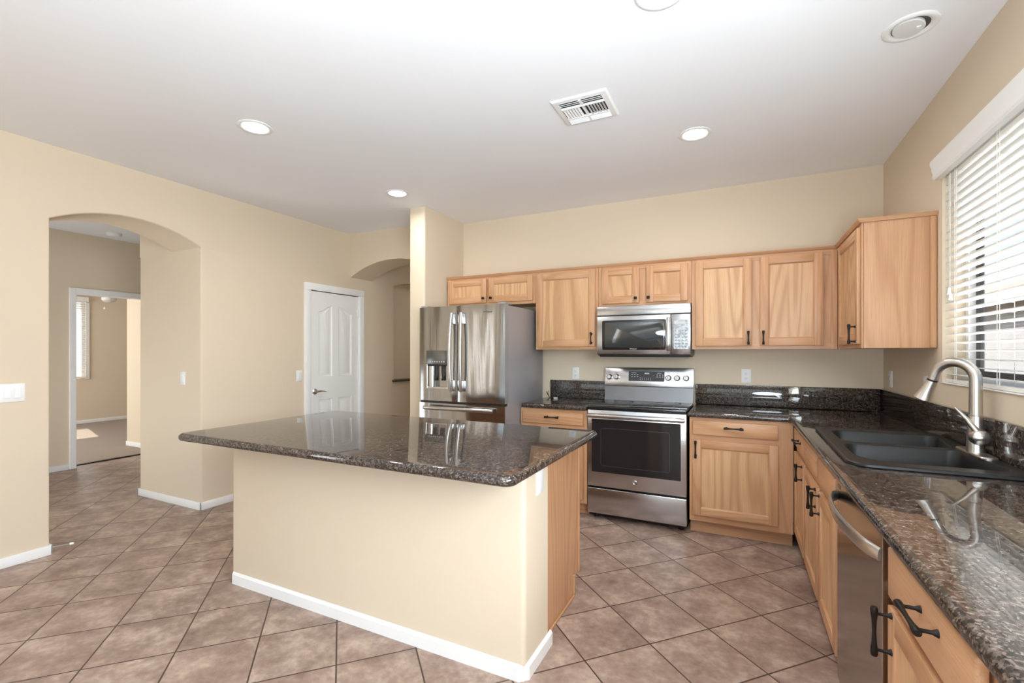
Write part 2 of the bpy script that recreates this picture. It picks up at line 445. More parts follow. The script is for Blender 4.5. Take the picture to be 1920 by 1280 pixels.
mb = MB()
mb.box(W, SX0, 1.12, YB, YB+0.163, 0, ZC)
struct(mb.build('wall_back', smooth=False), 'beige back wall above and behind the oak cabinets', 'wall')
mb = MB(); mb.box(W, SX0, SX1, SY, YB, 0, ZC)
mb.bevel_if(lambda a, b: abs(a.y-SY) < 1e-4 and abs(b.y-SY) < 1e-4 and abs(a.z-b.z) > 1, 0.02, 4)
struct(mb.build('wall_stub', angle=40), 'narrow beige wing wall with rounded corners beside the refrigerator', 'wall')
A2Y0, A2Y1 = 4.121, 4.484
mb = MB(); a2 = arc_pts((XL, 2.235), (SX0, 2.235), 0.165, 24)
mb.prism(W, a2+[(SX0, ZC), (XL, ZC)], A2Y0, A2Y1, lambda p, q, a: (p, a, q))
struct(mb.build('wall_arch', angle=40), 'beige arched header over the passage beside the pantry door', 'wall')
mb = MB(); mb.box(W, SX0, SX0+0.15, YB+0.163, 7.1, 0, ZC); mb.box(W, -5.2, SX0+0.15, 6.95, 7.1, 0, ZC)
struct(mb.build('wall_passage', smooth=False), 'beige wall of the passage behind the arch', 'wall')
# right wall with the sink window
WY0, WY1, WZ0, WZ1 = 1.45, 3.19, 1.195, 2.335
mb = MB(); XO = 1.10

mb.box(W, XR, XO, -3.75, -1.12, 0, ZC); mb.box(W, XR, XO, -1.12, 1.02, 0, 1.20); mb.box(W, XR, XO, -1.12, 1.02, 2.25, ZC); mb.box(W, XR, XO, 1.02, WY0, 0, ZC)  # unseen opening beside the camera, added for the side fill
mb.box(W, XR, XO, WY1, YB, 0, ZC)
mb.box(W, XR, XO, WY0, WY1, 0, WZ0); mb.box(W, XR, XO, WY0, WY1, WZ1, ZC)
struct(mb.build('wall_right', smooth=False), 'beige right wall with the window over the sink', 'wall')
# rear wall, with a wide unseen opening added for the rear fill
mb = MB()
mb.box(W, XL, -3.5, -3.75, -3.6, 0, ZC); mb.box(W, 0.9, XR, -3.75, -3.6, 0, ZC); mb.box(W, -3.5, 0.9, -3.75, -3.6, 2.36, ZC)
struct(mb.build('wall_rear', smooth=False), 'beige rear wall with a wide opening added for light behind the camera', 'wall')
mb = MB()
for x in (-3.5, -1.33, 0.84): mb.box(M['white'], x, x+0.06, -3.66, -3.6, 0, 2.36)
mb.box(M['white'], -3.5, 0.9, -3.66, -3.6, 2.30, 2.36)
struct(mb.build('trim_1', smooth=False), 'white frame of the added rear opening', 'trim')
# hall and bedroom
mb = MB(); HX = XH-0.12
HD0, HD1, HDZ = 2.634, 3.46, 2.045
mb.box(W, HX, XH, 0.3, HD0, 0, ZC); mb.box(W, HX, XH, HD1, 7.1, 0, ZC); mb.box(W, HX, XH, HD0, HD1, HDZ, ZC)
struct(mb.build('wall_hall', smooth=False), 'taupe looking hall wall seen through the left arch, around the bedroom doorway', 'wall')
mb = MB(); mb.box(W, XH, -4.589, 0.15, 0.3, 0, ZC); mb.box(W, XH, -5.115, 6.95, 7.1, 0, ZC)
struct(mb.build('wall_hall', smooth=False), 'beige end walls of the hall', 'wall')
BWY0, BWY1, BWZ0, BWZ1 = 3.30, 4.40, 0.86, 2.33
mb = MB(); bx = XB-0.14
mb.box(W, bx, XB, 0.3, BWY0, 0, ZC); mb.box(W, bx, XB, BWY1, 7.1, 0, ZC); mb.box(W, bx, XB, BWY0, BWY1, 0, BWZ0); mb.box(W, bx, XB, BWY0, BWY1, BWZ1, ZC)
struct(mb.build('wall_bedroom', smooth=False), 'beige far bedroom wall with the blind covered window', 'wall')
mb = MB(); mb.box(W, -8.0, HX, 3.62, 7.1, 0, ZC); mb.box(W, bx, HX, 6.95, 7.1, 0, ZC); mb.box(W, bx, HX, 0.15, 0.3, 0, ZC)
struct(mb.build('wall_bedroom', smooth=False), 'pale bedroom side wall just inside the doorway', 'wall')

# baseboards -------------------------------------------------------
BH, BT = 0.066, 0.012
def bb(name, label, segs):
    m_ = MB()
    for (x0, x1, y0, y1) in segs: m_.box(M['white'], x0, x1, y0, y1, 0, BH, bev=0.004, seg=2)
    struct(m_.build(name), label, 'baseboard')
bb('baseboard_left', 'white baseboard along the left wall before the arch', [(XL, XL+BT, -3.6, AY0+BT), (-4.589, XL+BT, AY0, AY0+BT)])
bb('baseboard_left', 'white baseboard turning the corner right of the hall arch', [(XL, XL+BT, AY1-BT, 3.464), (-5.115-BT, XL+BT, AY1-BT, AY1), (-5.115-BT, -5.115, AY1-BT, 6.9)])
bb('baseboard_left', 'white baseboard past the pantry door in the passage', [(XL, XL+BT, 4.33, 6.9)])
bb('baseboard_hall', 'white baseboard of the hall wall left of the bedroom doorway', [(XH, XH+BT, 0.3, HD0-0.05)])
bb('baseboard_bedroom', 'white baseboard at the foot of the far bedroom wall', [(XB, XB+BT, 0.3, 6.9)])
bb('baseboard_bedroom', 'white baseboard at the foot of the bedroom side wall', [(-8.0-BT, HX-0.0, 3.62-BT, 3.62), (-8.0-BT, -8.0, 3.62-BT, 6.9)])
bb('baseboard_stub', 'white baseboard around the wing wall beside the refrigerator', [(SX0-BT, SX1+BT, SY-BT, SY), (SX0-BT, SX0, SY-BT, 6.9)])

# hall doorway casing and bedroom window ----------------------------
mb = MB()
mb.box(M['white'], HX-0.0, XH+0.018, HD0-0.05, HD0+0.012, 0, HDZ+0.055, bev=0.004)
mb.box(M['white'], HX-0.0, XH+0.018, HD1-0.012, HD1+0.05, 0, HDZ+0.055, bev=0.004)
mb.box(M['white'], HX-0.0, XH+0.018, HD0+0.012, HD1-0.012, HDZ-0.012, HDZ+0.055, bev=0.004)
struct(mb.build('trim_2'), 'white casing around the bedroom doorway', 'trim')
mb = MB(); mb.box(M['bronze'], -7.15, -7.10, HD0+0.012, HD1-0.012, 0.0, 0.012, bev=0.003); struct(mb.build('trim_3'), 'dark strip between hall tile and bedroom carpet', 'trim')
w2 = thing('window_2', (XB, 3.85, BWZ0), 'bright narrow bedroom window seen through the hall', 'window'); w2['kind'] = 'structure'
mb = MB()
for y0, y1, z0, z1 in ((BWY0, BWY0+0.04, BWZ0, BWZ1), (BWY1-0.04, BWY1, BWZ0, BWZ1), (BWY0+0.04, BWY1-0.04, BWZ0, BWZ0+0.04), (BWY0+0.04, BWY1-0.04, BWZ1-0.04, BWZ1)):
    mb.box(M['white'], XB-0.12, XB-0.07, y0, y1, z0, z1)
mb.build('window_frame', w2)
mb = MB(); mb.box(M['glass'], XB-0.10, XB-0.094, BWY0+0.04, BWY1-0.04, BWZ0+0.04, BWZ1-0.04); mb.build('window_glass', w2)
b2 = thing('window_blind', (XB, 3.85, BWZ0), 'cream slatted blind over the bedroom window beyond the hall', 'blind')
mb = MB(); n = 33
for i in range(n):
    z = BWZ0+0.06+i*(BWZ1-BWZ0-0.14)/(n-1); c_, s_ = math.cos(0.5)*0.022, math.sin(0.5)*0.022
    mb.prism(M['blind'], [(-c_, s_+0.001), (c_, -s_+0.001), (c_, -s_-0.001), (-c_, s_-0.001)], BWY0+0.03, BWY1-0.02, lambda p, q, a, z=z: (XB+0.03+p, a, z+q))
mb.build('slats', b2, smooth=False)
mb = MB(); mb.box(M['blind'], XB, XB+0.07, BWY0-0.02, BWY1+0.02, BWZ1-0.03, BWZ1+0.06, bev=0.004); mb.build('valance', b2)
mb = MB(); mb.box(M['blind'], XB+0.005, XB+0.055, BWY0+0.03, BWY1-0.02, BWZ0+0.01, BWZ0+0.035, bev=0.003); mb.build('bottom_rail', b2)
mb = MB(); mb.box(M['blind'], XB, XB+0.028, BWY1-0.015, BWY1+0.045, BWZ0-0.02, BWZ1-0.04, bev=0.004); struct(mb.build('trim_4'), 'cream side trim of the bedroom window', 'trim')

# ------------------------------------------------------------------ pantry door
d1 = thing('door_1', (XL, 3.9, 0), 'closed white panelled pantry door with lever handle in the left wall', 'door'); d1['kind'] = 'structure'
mb = MB(); cw = 0.066
for y0, y1, z0, z1 in ((DY0-cw, DY0+0.012, 0, DZ-0.012), (DY1-0.012, DY1+cw, 0, DZ-0.012), (DY0-cw, DY1+cw, DZ-0.012, DZ+cw-0.004)):
    mb.box(M['white'], XL-0.06, XL+0.017, y0, y1, z0, z1, bev=0.005, seg=2)
mb.build('door_casing', d1)
mb = MB(); ds = XL-0.012; Y0, Y1 = DY0+0.016, DY1-0.016; ZT = DZ-0.020
def panel_ring(y0, y1, z0, z1, arch, off, n=12):
    y0, y1, z0, z1 = y0+off, y1-off, z0+off, z1-off
    pts = [(y0, z0), (y1, z0)]
    if arch == 0: pts += [(y1, z1), (y0, z1)]
    else:
        for i in range(n+1):
            t = i/n; k = t if arch > 0 else 1-t      # arch>0: rises towards low y
            pts.append((y1+(y0-y1)*t, z1-0.075*(1-(3*k*k-2*k**3))))
    return pts
outer = [mb.bm.verts.new((ds, y, z)) for y, z in ((Y0, 0.012), (Y1, 0.012), (Y1, ZT), (Y0, ZT))]
back = [mb.bm.verts.new((ds-0.035, y, z)) for y, z in ((Y0, 0.012), (Y1, 0.012), (Y1, ZT), (Y0, ZT))]
fs = [mb.bm.faces.new([outer[i], outer[(i+1) % 4], back[(i+1) % 4], back[i]]) for i in range(4)]+[mb.bm.faces.new(back)]
mb._fin(fs, M['white'])
ym = (Y0+Y1)/2; holes = []
for y0, y1, z0, z1, ar in ((Y0+0.115, ym-0.045, 1.08, 1.875, -1), (ym+0.045, Y1-0.105, 1.08, 1.875, 1), (Y0+0.115, ym-0.045, 0.22, 0.83, 0), (ym+0.045, Y1-0.105, 0.22, 0.83, 0)):
    rings = []
    for off, dep in ((0, 0), (0.006, 0.006), (0.014, 0.0085), (0.030, 0.0085), (0.046, 0.002)):
        rings.append([mb.bm.verts.new((ds-dep, y, z)) for y, z in panel_ring(y0, y1, z0, z1, ar, off)])
    for a, b in zip(rings, rings[1:]):
        for i in range(len(a)):
            j = (i+1) % len(a); mb._fin([mb.bm.faces.new([a[i], a[j], b[j], b[i]])], M['white'])
    mb._fin([mb.bm.faces.new(rings[-1])], M['white']); holes.append(rings[0])
mb.holed(M['white'], outer, holes)
mb.build('door_panel', d1, angle=25)
mb = MB(); ky, kz = Y0+0.065, 0.925
mb.disc(M['nickel'], (ds, ky, kz), (1, 0, 0), [(0.032, 0), (0.032, 0.006), (0.024, 0.014), (0.011, 0.018), (0.010, 0.05)])
mb.tube(M['nickel'], [(ds+0.047, ky-0.005, kz), (ds+0.05, ky+0.03, kz+0.004), (ds+0.05, ky+0.07, kz+0.003), (ds+0.046, ky+0.105, kz-0.006), (ds+0.04, ky+0.125, kz-0.008)], [0.011, 0.010, 0.008, 0.006, 0.004], 10)
mb.build('door_handle', d1)
for z in (1.78, 1.02, 0.25):
    mb = MB(); mb.tube(M['plastic'], [(XL+0.004, DY1-0.012, z), (XL+0.004, DY1-0.012, z+0.09)], 0.007, 10); mb.box(M['plastic'], XL-0.011, XL+0.001, DY1-0.03, DY1+0.001, z, z+0.09); mb.build('hinge', d1)

# granite sill of the niche
mb = MB(); mb.box(M['granite'], -4.28, XL+0.035, NY0-0.03, NY1+0.03, NZ0, NZ0+0.03, bev=0.006, seg=3)
struct(mb.build('trim_5'), 'dark stone sill of the niche past the pantry door', 'trim')

# ------------------------------------------------------------------ outlets, switches
def plate(name, c, nrm, w, h, label, kind, group=None, gangs=1):
    """c centre on the wall, nrm '+x','-x','-y'"""
    cx, cy, cz = c
    F = {'+x': lambda u, d, z: (cx+d, cy+u, cz+z), '-x': lambda u, d, z: (cx-d, cy+u, cz+z), '-y': lambda u, d, z: (cx+u, cy-d, cz+z)}[nrm]
    t = thing(name, c, label, 'outlet' if kind == 'outlet' else 'light switch' if kind == 'rocker' else 'wall plate', group)
    m_ = MB(); m_.box(M['plastic'], -w/2, w/2, 0, 0.006, -h/2, h/2, F, bev=0.003, seg=2); m_.build('cover_plate', t)
    if kind == 'rocker':
        for g in range(gangs):
            o = (g-(gangs-1)/2)*0.046
            m_ = MB(); m_.box(M['plastic'], o-0.0165, o+0.0165, 0.006, 0.0105, -0.034, 0.034, F, bev=0.002); m_.build('rocker', t)
    elif kind == 'outlet':
        for s_ in (-1, 1):
            m_ = MB(); m_.box(M['plastic'], -0.016, 0.016, 0.006, 0.0085, s_*0.0195-0.014, s_*0.0195+0.014, F, bev=0.003, seg=2)
            for q in (-0.006, 0.006): m_.box(M['slot'], q-0.0012, q+0.0012, 0.0085, 0.0090, s_*0.0195-0.001, s_*0.0195+0.008, F)
            m_.box(M['slot'], -0.002, 0.002, 0.0085, 0.0090, s_*0.0195-0.009, s_*0.0195-0.005, F)
            m_.build('socket', t)
    return t
plate('light_switch', (XL, 1.262, 1.096), '+x', 0.118, 0.115, 'white two rocker switch plate on the left wall before the arch', 'rocker', gangs=2)
plate('light_switch', (XL, 3.405, 1.105), '+x', 0.072, 0.115, 'white switch plate on the wall beside the pantry door', 'rocker')
plate('light_switch', (-8.0+0.55, 3.62, 1.13), '-y', 0.10, 0.115, 'pale switch plate on the bedroom side wall through the doorway', 'rocker', gangs=2)
plate('light_switch', (-4.415, AY1, 1.125), '-y', 0.072, 0.115, 'white switch plate on the side of the hall arch', 'rocker')
plate('outlet', (-1.438, YB, 1.150), '-y', 0.072, 0.115, 'white outlet above the short counter left of the stove', 'outlet')
plate('outlet', (0.033, YB, 1.156), '-y', 0.072, 0.115, 'white outlet on the back wall right of the stove', 'outlet')
plate('outlet', (XR, 4.118, 1.165), '-x', 0.072, 0.115, 'white outlet on the right wall in the counter corner', 'outlet')
plate('light_switch', (XR, 3.40, 1.165), '-x', 0.118, 0.115, 'white switch plate behind the faucet spray head', 'rocker', gangs=2)

# ------------------------------------------------------------------ cabinets
FB = lambda yf: (lambda u, d, z: (u, yf-d, z))            # back run: faces -y
def RX(y): return 0.319+0.0115*(3.69-y)                    # right run front plane (slightly out of square)
FR = lambda off: (lambda u, d, z: (RX(u)+off-d, u, z))
FI = lambda yf: (lambda u, d, z: (u, yf+d, z))             # island back: faces +y

def cab_door(parent, F, u0, u1, z0, z1, ax='x', st=0.056, th=0.019):
    m_ = MB(); H = M['oakx'] if ax == 'x' else M['oaky']; V = M['oakz']
    m_.box(V, u0, u0+st, 0, th, z0, z1, F, bev=0.003, seg=2); m_.box(V, u1-st, u1, 0, th, z0, z1, F, bev=0.003, seg=2)
    m_.box(H, u0+st, u1-st, 0, th, z0, z0+st, F, bev=0.003, seg=2); m_.box(H, u0+st, u1-st, 0, th, z1-st, z1, F, bev=0.003, seg=2)
    m_.box(M['oakp'], u0+st-0.004, u1-st+0.004, 0, th-0.010, z0+st-0.004, z1-st+0.004, F)
    # sloped inner bead
    b = 0.008
    def bead(p0, p1, q0, q1, horiz):
        pass
    a = [(u0+st, z0+st), (u1-st, z0+st), (u1-st, z1-st), (u0+st, z1-st)]
    i_ = [(u0+st+b, z0+st+b), (u1-st-b, z0+st+b), (u1-st-b, z1-st-b), (u0+st+b, z1-st-b)]
    va = [m_.bm.verts.new(F(u, th-0.004, z)) for u, z in a]; vb = [m_.bm.verts.new(F(u, th-0.0098, z)) for u, z in i_]
    vc = [m_.bm.verts.new(F(u, th-0.0105, z)) for u, z in a]
    fs = []
    for k in range(4):
        j = (k+1) % 4
        fs += [m_.bm.faces.new([va[k], va[j], vb[j], vb[k]]), m_.bm.faces.new([vb[k], vb[j], vc[j], vc[k]]), m_.bm.faces.new([vc[k], vc[j], va[j], va[k]])]
        m_._fin(fs[-3:], V if k % 2 else H)
    return m_.build('door', parent)
def drawer_front(parent, F, u0, u1, z0, z1, ax='x', th=0.019):
    m_ = MB(); m_.box(M['oakx'] if ax == 'x' else M['oaky'], u0, u1, 0, th, z0, z1, F, bev=0.006, seg=3); return m_.build('drawer', parent)
def pull(parent, F, u, z, vert, L=0.128, d0=0.019, out=0.032):
    m_ = MB(); m = M['bronze']; h = L/2
    P = (lambda t, d: F(u, d0+d, z+t)) if vert else (lambda t, d: F(u+t, d0+d, z))
    ts = [-h, -h+0.004, -h*0.72, -h*0.45, 0, h*0.45, h*0.72, h-0.004, h]; rs = [0.0068, 0.0085, 0.0082, 0.0058, 0.0046, 0.0058, 0.0082, 0.0085, 0.0068]
    m_.tube(m, [P(t, out) for t in ts], rs, 12)
    for s_ in (-1, 1):
        m_.tube(m, [P(s_*h*0.74, e) for e in (0, 0.003, 0.010, out-0.008, out)], [0.0085, 0.0075, 0.0042, 0.0040, 0.0052], 10)
    return m_.build('handle', parent)
def knob(parent, F, u, z, d0=0.019):
    m_ = MB(); m_.box(M['bronze'], u-0.012, u+0.012, d0+0.014, d0+0.026, z-0.012, z+0.012, F, bev=0.003, seg=2)
    m_.tube(M['bronze'], [F(u, d0+e, z) for e in (0, 0.004, 0.015)], [0.008, 0.005, 0.005], 10); return m_.build('knob', parent)

UF, UD = 3.998, YB        # upper face-frame plane
ZB, ZT2 = 1.377, 2.090
def upper(u0, u1, z0, z1, label, frame_extra=()):
    t = thing('wall_cabinet', ((u0+u1)/2, UF, z0), label, 'cabinet', 'oak wall cabinets on the back wall')
    m_ = MB(); F = FB(UF)
    m_.box(M['oakz'], u0+0.001, u1-0.001, -(UD-UF)+0.002, -0.002, z0, z1, F)
    m_.build('cabinet_box', t)
    m_ = MB(); w = 0.038
    m_.box(M['oakz'], u0+0.0005, u0+w, -0.002, 0.004, z0, z1, F); m_.box(M['oakz'], u1-w, u1-0.0005, -0.002, 0.004, z0, z1, F)
    m_.box(M['oakx'], u0+w, u1-w, -0.002, 0.004, z0, z0+w, F); m_.box(M['oakx'], u0+w, u1-w, -0.002, 0.004, z1-w, z1, F)
    m_.build('face_frame', t)
    return t, FB(UF-0.004)
t, F = upper(-2.695, -1.716, 1.809, ZT2, 'short two door oak cabinet above the refrigerator')
a = cab_door(t, F, -2.672, -2.236, 1.835, 2.068); knob(a, F, -2.262, 1.878)
a = cab_door(t, F, -2.208, -1.742, 1.835, 2.068); knob(a, F, -2.178, 1.878)
t, F = upper(-1.715, -1.121, ZB, ZT2, 'tall single door oak wall cabinet left of the microwave')
a = cab_door(t, F, -1.694, -1.150, 1.402, 2.068); pull(a, F, -1.177, 1.474, True, 0.105)
t, F = upper(-1.120, -0.360, 1.745, ZT2, 'short two door oak cabinet above the microwave')
a = cab_door(t, F, -1.090, -0.772, 1.768, 2.068); knob(a, F, -0.797, 1.806)
a = cab_door(t, F, -0.712, -0.388, 1.768, 2.068); knob(a, F, -0.692, 1.806)
t, F = upper(-0.359, 0.610, ZB, ZT2, 'wide two door oak wall cabinet right of the microwave')
a = cab_door(t, F, -0.330, 0.068, 1.402, 2.068); pull(a, F, 0.045, 1.462, True, 0.105)
a = cab_door(t, F, 0.124, 0.524, 1.402, 2.068); pull(a, F, 0.145, 1.462, True, 0.105)
# right wall cabinet
t = thing('wall_cabinet', (0.78, 3.65, ZB), 'oak wall cabinet on the right wall beside the window, plain side panel facing out', 'cabinet', None)
RF = lambda u, d, z: (0.618-d, u, z)
mb = MB(); mb.box(M['oakz'], 0.620, XR-0.002, 3.262, YB-0.002, ZB, ZT2, bev=0.002); mb.build('cabinet_box', t)
mb = MB()
mb.box(M['oakz'], 3.262, 3.30, 0, 0.006, ZB, ZT2, RF); mb.box(M['oakz'], 3.86, 3.992, 0, 0.006, ZB, ZT2, RF); mb.box(M['oaky'], 3.30, 3.86, 0, 0.006, ZB, ZB+0.038, RF); mb.box(M['oaky'], 3.30, 3.86, 0, 0.006, ZT2-0.038, ZT2, RF)
mb.build('face_frame', t)
mb = MB(); mb.box(M['oakz'], XR-0.03, XR-0.002, 3.250, 3.262, ZB, ZT2, bev=0.004); mb.build('scribe_strip', t)
F = lambda u, d, z: (0.612-d, u, z)
a = cab_door(t, F, 3.285, 3.872, 1.402, 2.068, 'y'); pull(a, F, 3.318, 1.46, True, 0.115)
# crown moulding: one continuous strip over all wall cabinets
mb = MB()
prof = [(0.0, ZT2), (0.010, ZT2), (0.014, ZT2+0.006), (0.020, ZT2+0.014), (0.022, ZT2+0.020), (0.0, ZT2+0.020)]
path = [(-2.700, UF-0.004, 0, -1), (0.612, UF-0.004, -1, -1), (0.612, 3.258, -1, -1), (XR-0.002, 3.258, 0, -1)]
mb.loops(M['oakx'], [[(x+nx*d, y+ny*d, z) for d, z in prof] for x, y, nx, ny in path])
tag(mb.build('crown_moulding', angle=25), 'thin oak crown strip running along the tops of the wall cabinets', 'moulding')

# base cabinets ----------------------------------------------------
BF = 3.722; ZTK, ZBT = 0.105, 0.872
def base_box(t, F, u0, u1, depth, side=True):
    m_ = MB(); m_.box(M['oakz'], u0+0.001, u1-0.001, -depth, -0.002, ZTK, ZBT, F); m_.build('cabinet_box', t)
    m_ = MB(); m_.box(M['oakx'] if F is not None else 0, u0+0.001, u1-0.001, -depth, -0.065, 0.002, ZTK, F); m_.build('toe_kick', t)
def frame(t, F, u0, u1, st0, st1, ax='x', mid=True):
    m_ = MB(); H = M['oakx'] if ax == 'x' else M['oaky']
    m_.box(M['oakz'], u0+0.0005, u0+st0, -0.002, 0.003, ZTK, ZBT, F); m_.box(M['oakz'], u1-st1, u1-0.0005, -0.002, 0.003, ZTK, ZBT, F)
    for z0, z1 in ((ZTK, 0.155), (0.675, 0.755), (0.84, ZBT)): m_.box(H, u0+st0, u1-st1, -0.002, 0.003, z0, z1, F)
    m_.build('face_frame', t)
t = thing('base_cabinet', (-1.44, BF, 0), 'oak base cabinet between the refrigerator and the stove', 'cabinet', 'oak base cabinets')
F = FB(BF); base_box(t, F, -1.740, -1.140, YB-BF-0.003); frame(t, F, -1.740, -1.140, 0.03, 0.035)
F = FB(BF-0.003)
a = drawer_front(t, F, -1.716, -1.172, 0.744, 0.850); pull(a, F, -1.437, 0.806, False)
a = cab_door(t, F, -1.716, -1.172, 0.140, 0.706); pull(a, F, -1.69, 0.64, True)
t = thing('base_cabinet', (-0.05, BF, 0), 'oak base cabinet with one drawer and door right of the stove', 'cabinet', 'oak base cabinets')
F = FB(BF); base_box(t, F, -0.350, 0.318, YB-BF-0.003); frame(t, F, -0.350, 0.318, 0.03, 0.095)
F = FB(BF-0.003)
a = drawer_front(t, F, -0.328, 0.226, 0.744, 0.850); pull(a, F, -0.052, 0.808, False)
a = cab_door(t, F, -0.328, 0.226, 0.150, 0.706); pull(a, F, -0.305, 0.640, True)
# right run
def rbox(t, u0, u1, top=None):
    F = FR(0.019)
    m_ = MB()
    v = m_.box(M['oakz'], u0+0.001, u1-0.001, 0, 1, ZTK, top or ZBT, lambda u, d, z: ((RX(u)+0.021) if d == 0 else XR-0.002, u, z)); m_.build('cabinet_box', t)
    m_ = MB(); m_.box(M['oaky'], u0+0.001, u1-0.001, 0, 1, 0.002, ZTK, lambda u, d, z: ((RX(u)+0.085) if d == 0 else XR-0.004, u, z)); m_.build('toe_kick', t)
t = thing('base_cabinet', (0.6, 3.45, 0), 'oak corner base cabinet facing the aisle, farthest of the right run', 'cabinet', 'oak base cabinets')
rbox(t, 3.19, 3.70); frame(t, FR(0.019), 3.19, 3.70, 0.03, 0.035, 'y'); F = FR(0.016)
a = drawer_front(t, F, 3.191, 3.665, 0.738, 0.850, 'y'); pull(a, F, 3.36, 0.80, False)
a = cab_door(t, F, 3.215, 3.665, 0.145, 0.690, 'y'); pull(a, F, 3.25, 0.634, True, 0.105)
t = thing('base_cabinet', (0.6, 2.71, 0), 'oak sink cabinet with two doors below the double bowl sink', 'cabinet', 'oak base cabinets')
rbox(t, 2.195, 3.188, 0.69); frame(t, FR(0.019), 2.195, 3.188, 0.04, 0.03, 'y'); F = FR(0.016)
drawer_front(t, F, 2.735, 3.187, 0.738, 0.850, 'y'); drawer_front(t, F, 2.255, 2.665, 0.738, 0.850, 'y')
a = cab_door(t, F, 2.700, 3.160, 0.145, 0.690, 'y'); pull(a, F, 2.735, 0.634, True, 0.115)
a = cab_door(t, F, 2.235, 2.655, 0.145, 0.690, 'y'); pull(a, F, 2.618, 0.634, True, 0.115)
t = thing('base_cabinet', (0.6, 1.2, 0), 'oak base cabinet nearest the camera, right of the dishwasher', 'cabinet', 'oak base cabinets')
rbox(t, 0.80, 1.535); frame(t, FR(0.019), 0.80, 1.535, 0.20, 0.012, 'y'); F = FR(0.016)
a = drawer_front(t, F, 1.030, 1.525, 0.722, 0.852, 'y'); pull(a, F, 1.235, 0.806, False, 0.13, out=0.036)
a = cab_door(t, F, 1.030, 1.525, 0.145, 0.700, 'y'); pull(a, F, 1.488, 0.640, True, 0.125, out=0.036)

# dishwasher -------------------------------------------------------
t = thing('dishwasher', (0.6, 1.87, 0), 'stainless dishwasher with curved bar handle under the right counter', 'dishwasher')
mb = MB(); mb.box(M['darkgrey'], 1.562, 2.19, 0, 1, 0.10, 0.866, lambda u, d, z: ((RX(u)+0.03) if d == 0 else XR-0.01, u, z)); mb.build('tub', t)
mb = MB(); mb.box(M['black'], 1.565, 2.187, 0, 1, 0.003, 0.10, lambda u, d, z: ((RX(u)+0.07) if d == 0 else XR-0.02, u, z)); mb.build('toe_kick', t)
DF = FR(0.028)
mb = MB(); mb.box(steel('dishwasher_steel', (0.40, 0.38, 0.37, 1), 0.16, 2, 0.3), 1.568, 2.180, 0.0, 0.032, 0.105, 0.862, DF, bev=0.0015, seg=1); dd = mb.build('door', t)
mb = MB(); pts = []
for i in range(17):
    k = i/16; u = 2.165-0.585*k; bow = math.sin(PI*k)**0.55
    pts.append(DF(u, 0.034+0.052*bow, 0.806+0.008*bow))
mb.tube(M['steelbright'], pts, [0.012]+[0.0135]*15+[0.012], 12, flat=(1.55, 0.55, (0, 0, 1))); mb.build('handle', dd)
mb = MB(); mb.box(M['greypanel'], 2.125, 2.165, 0.032, 0.0335, 0.838, 0.852, DF, bev=0.0007); mb.build('badge', dd)

# ------------------------------------------------------------------ countertops
CZ0, CZ1 = 0.873, 0.914
G = M['granite']
t = thing('countertop', (-1.43, 3.99, CZ0), 'short dark granite countertop between refrigerator and stove', 'countertop')
mb = MB(); slab(mb, G, [(-1.722, 3.684), (-1.137, 3.684), (-1.137, YB-0.003), (-1.722, YB-0.003)], [0.015, 0.002, 0.002, 0.002], CZ0, CZ1, 0.018); mb.build('slab', t)
mb = MB(); mb.box(G, -1.69, -1.142, YB-0.026, YB-0.003, CZ1+0.0005, 1.082, bev=0.003, seg=2); mb.build('backsplash', t)
# L shaped run, cut out for the sink
SZ = 0.930
sink_cut = rpoly([(0.415, 2.235), (0.888, 2.235), (0.888, 3.12), (0.415, 3.12)], [0.05]*4, 0, 5)
t = thing('countertop', (0.4, 2.6, CZ0), 'long L shaped dark granite countertop running past the sink to the stove', 'countertop')
mb = MB()
ex = lambda y: 0.296+0.0115*(3.69-y)
slab(mb, G, [(ex(0.25), 0.25), (XR-0.003, 0.25), (XR-0.003, YB-0.003), (-0.362, YB-0.003), (-0.362, 3.684), (ex(3.684), 3.684)],
     [0.01, 0.002, 0.002, 0.002, 0.002, 0.012], CZ0, CZ1, 0.0195, [sink_cut]); mb.build('slab', t)
mb = MB(); mb.box(G, -0.357, XR-0.024, YB-0.026, YB-0.003, CZ1+0.0005, 1.082, bev=0.003, seg=2); mb.build('backsplash', t)
mb = MB(); mb.box(G, XR-0.024, XR-0.003, 0.25, YB-0.003, CZ1+0.0005, 1.082, bev=0.003, seg=2); mb.build('backsplash', t)

# sink ---------------------------------------------------------------
mb = MB(); K = M['sink']
so = [(0.372, 2.195), (0.916, 2.195), (0.916, 3.172), (0.372, 3.172)]; sr = [0.075, 0.02, 0.02, 0.05]
rim = [[(x, y, z) for x, y in rpoly(so, sr, d, 8)] for d, z in ((0.004, CZ1+0.0008), (0.0, CZ1+0.004), (0.001, SZ-0.004), (0.006, SZ), (0.010, SZ))]
R = mb.loops(K, rim, cap0=False, cap1=False)
bowls = [([(0.432, 2.712), (0.838, 2.712), (0.886, 3.060), (0.432, 3.075)], [0.06, 0.05, 0.05, 0.06]),
         ([(0.420, 2.262), (0.882, 2.275), (0.838, 2.655), (0.420, 2.655)], [0.13, 0.05, 0.05, 0.06])]
inner = []
for pts, rr in bowls:
    L = [[(x, y, z) for x, y in rpoly(pts, rr, d, 8)] for d, z in ((0.0, SZ), (0.004, SZ-0.006), (0.010, SZ-0.10), (0.022, SZ-0.195), (0.045, SZ-0.215))]
    q = mb.loops(K, L, cap0=False, cap1=True); inner.append(q[0])
mb.holed(K, R[-1], inner)
t = mb.build('sink', angle=40); tag(t, 'black composite double bowl sink set into the right counter', 'sink')
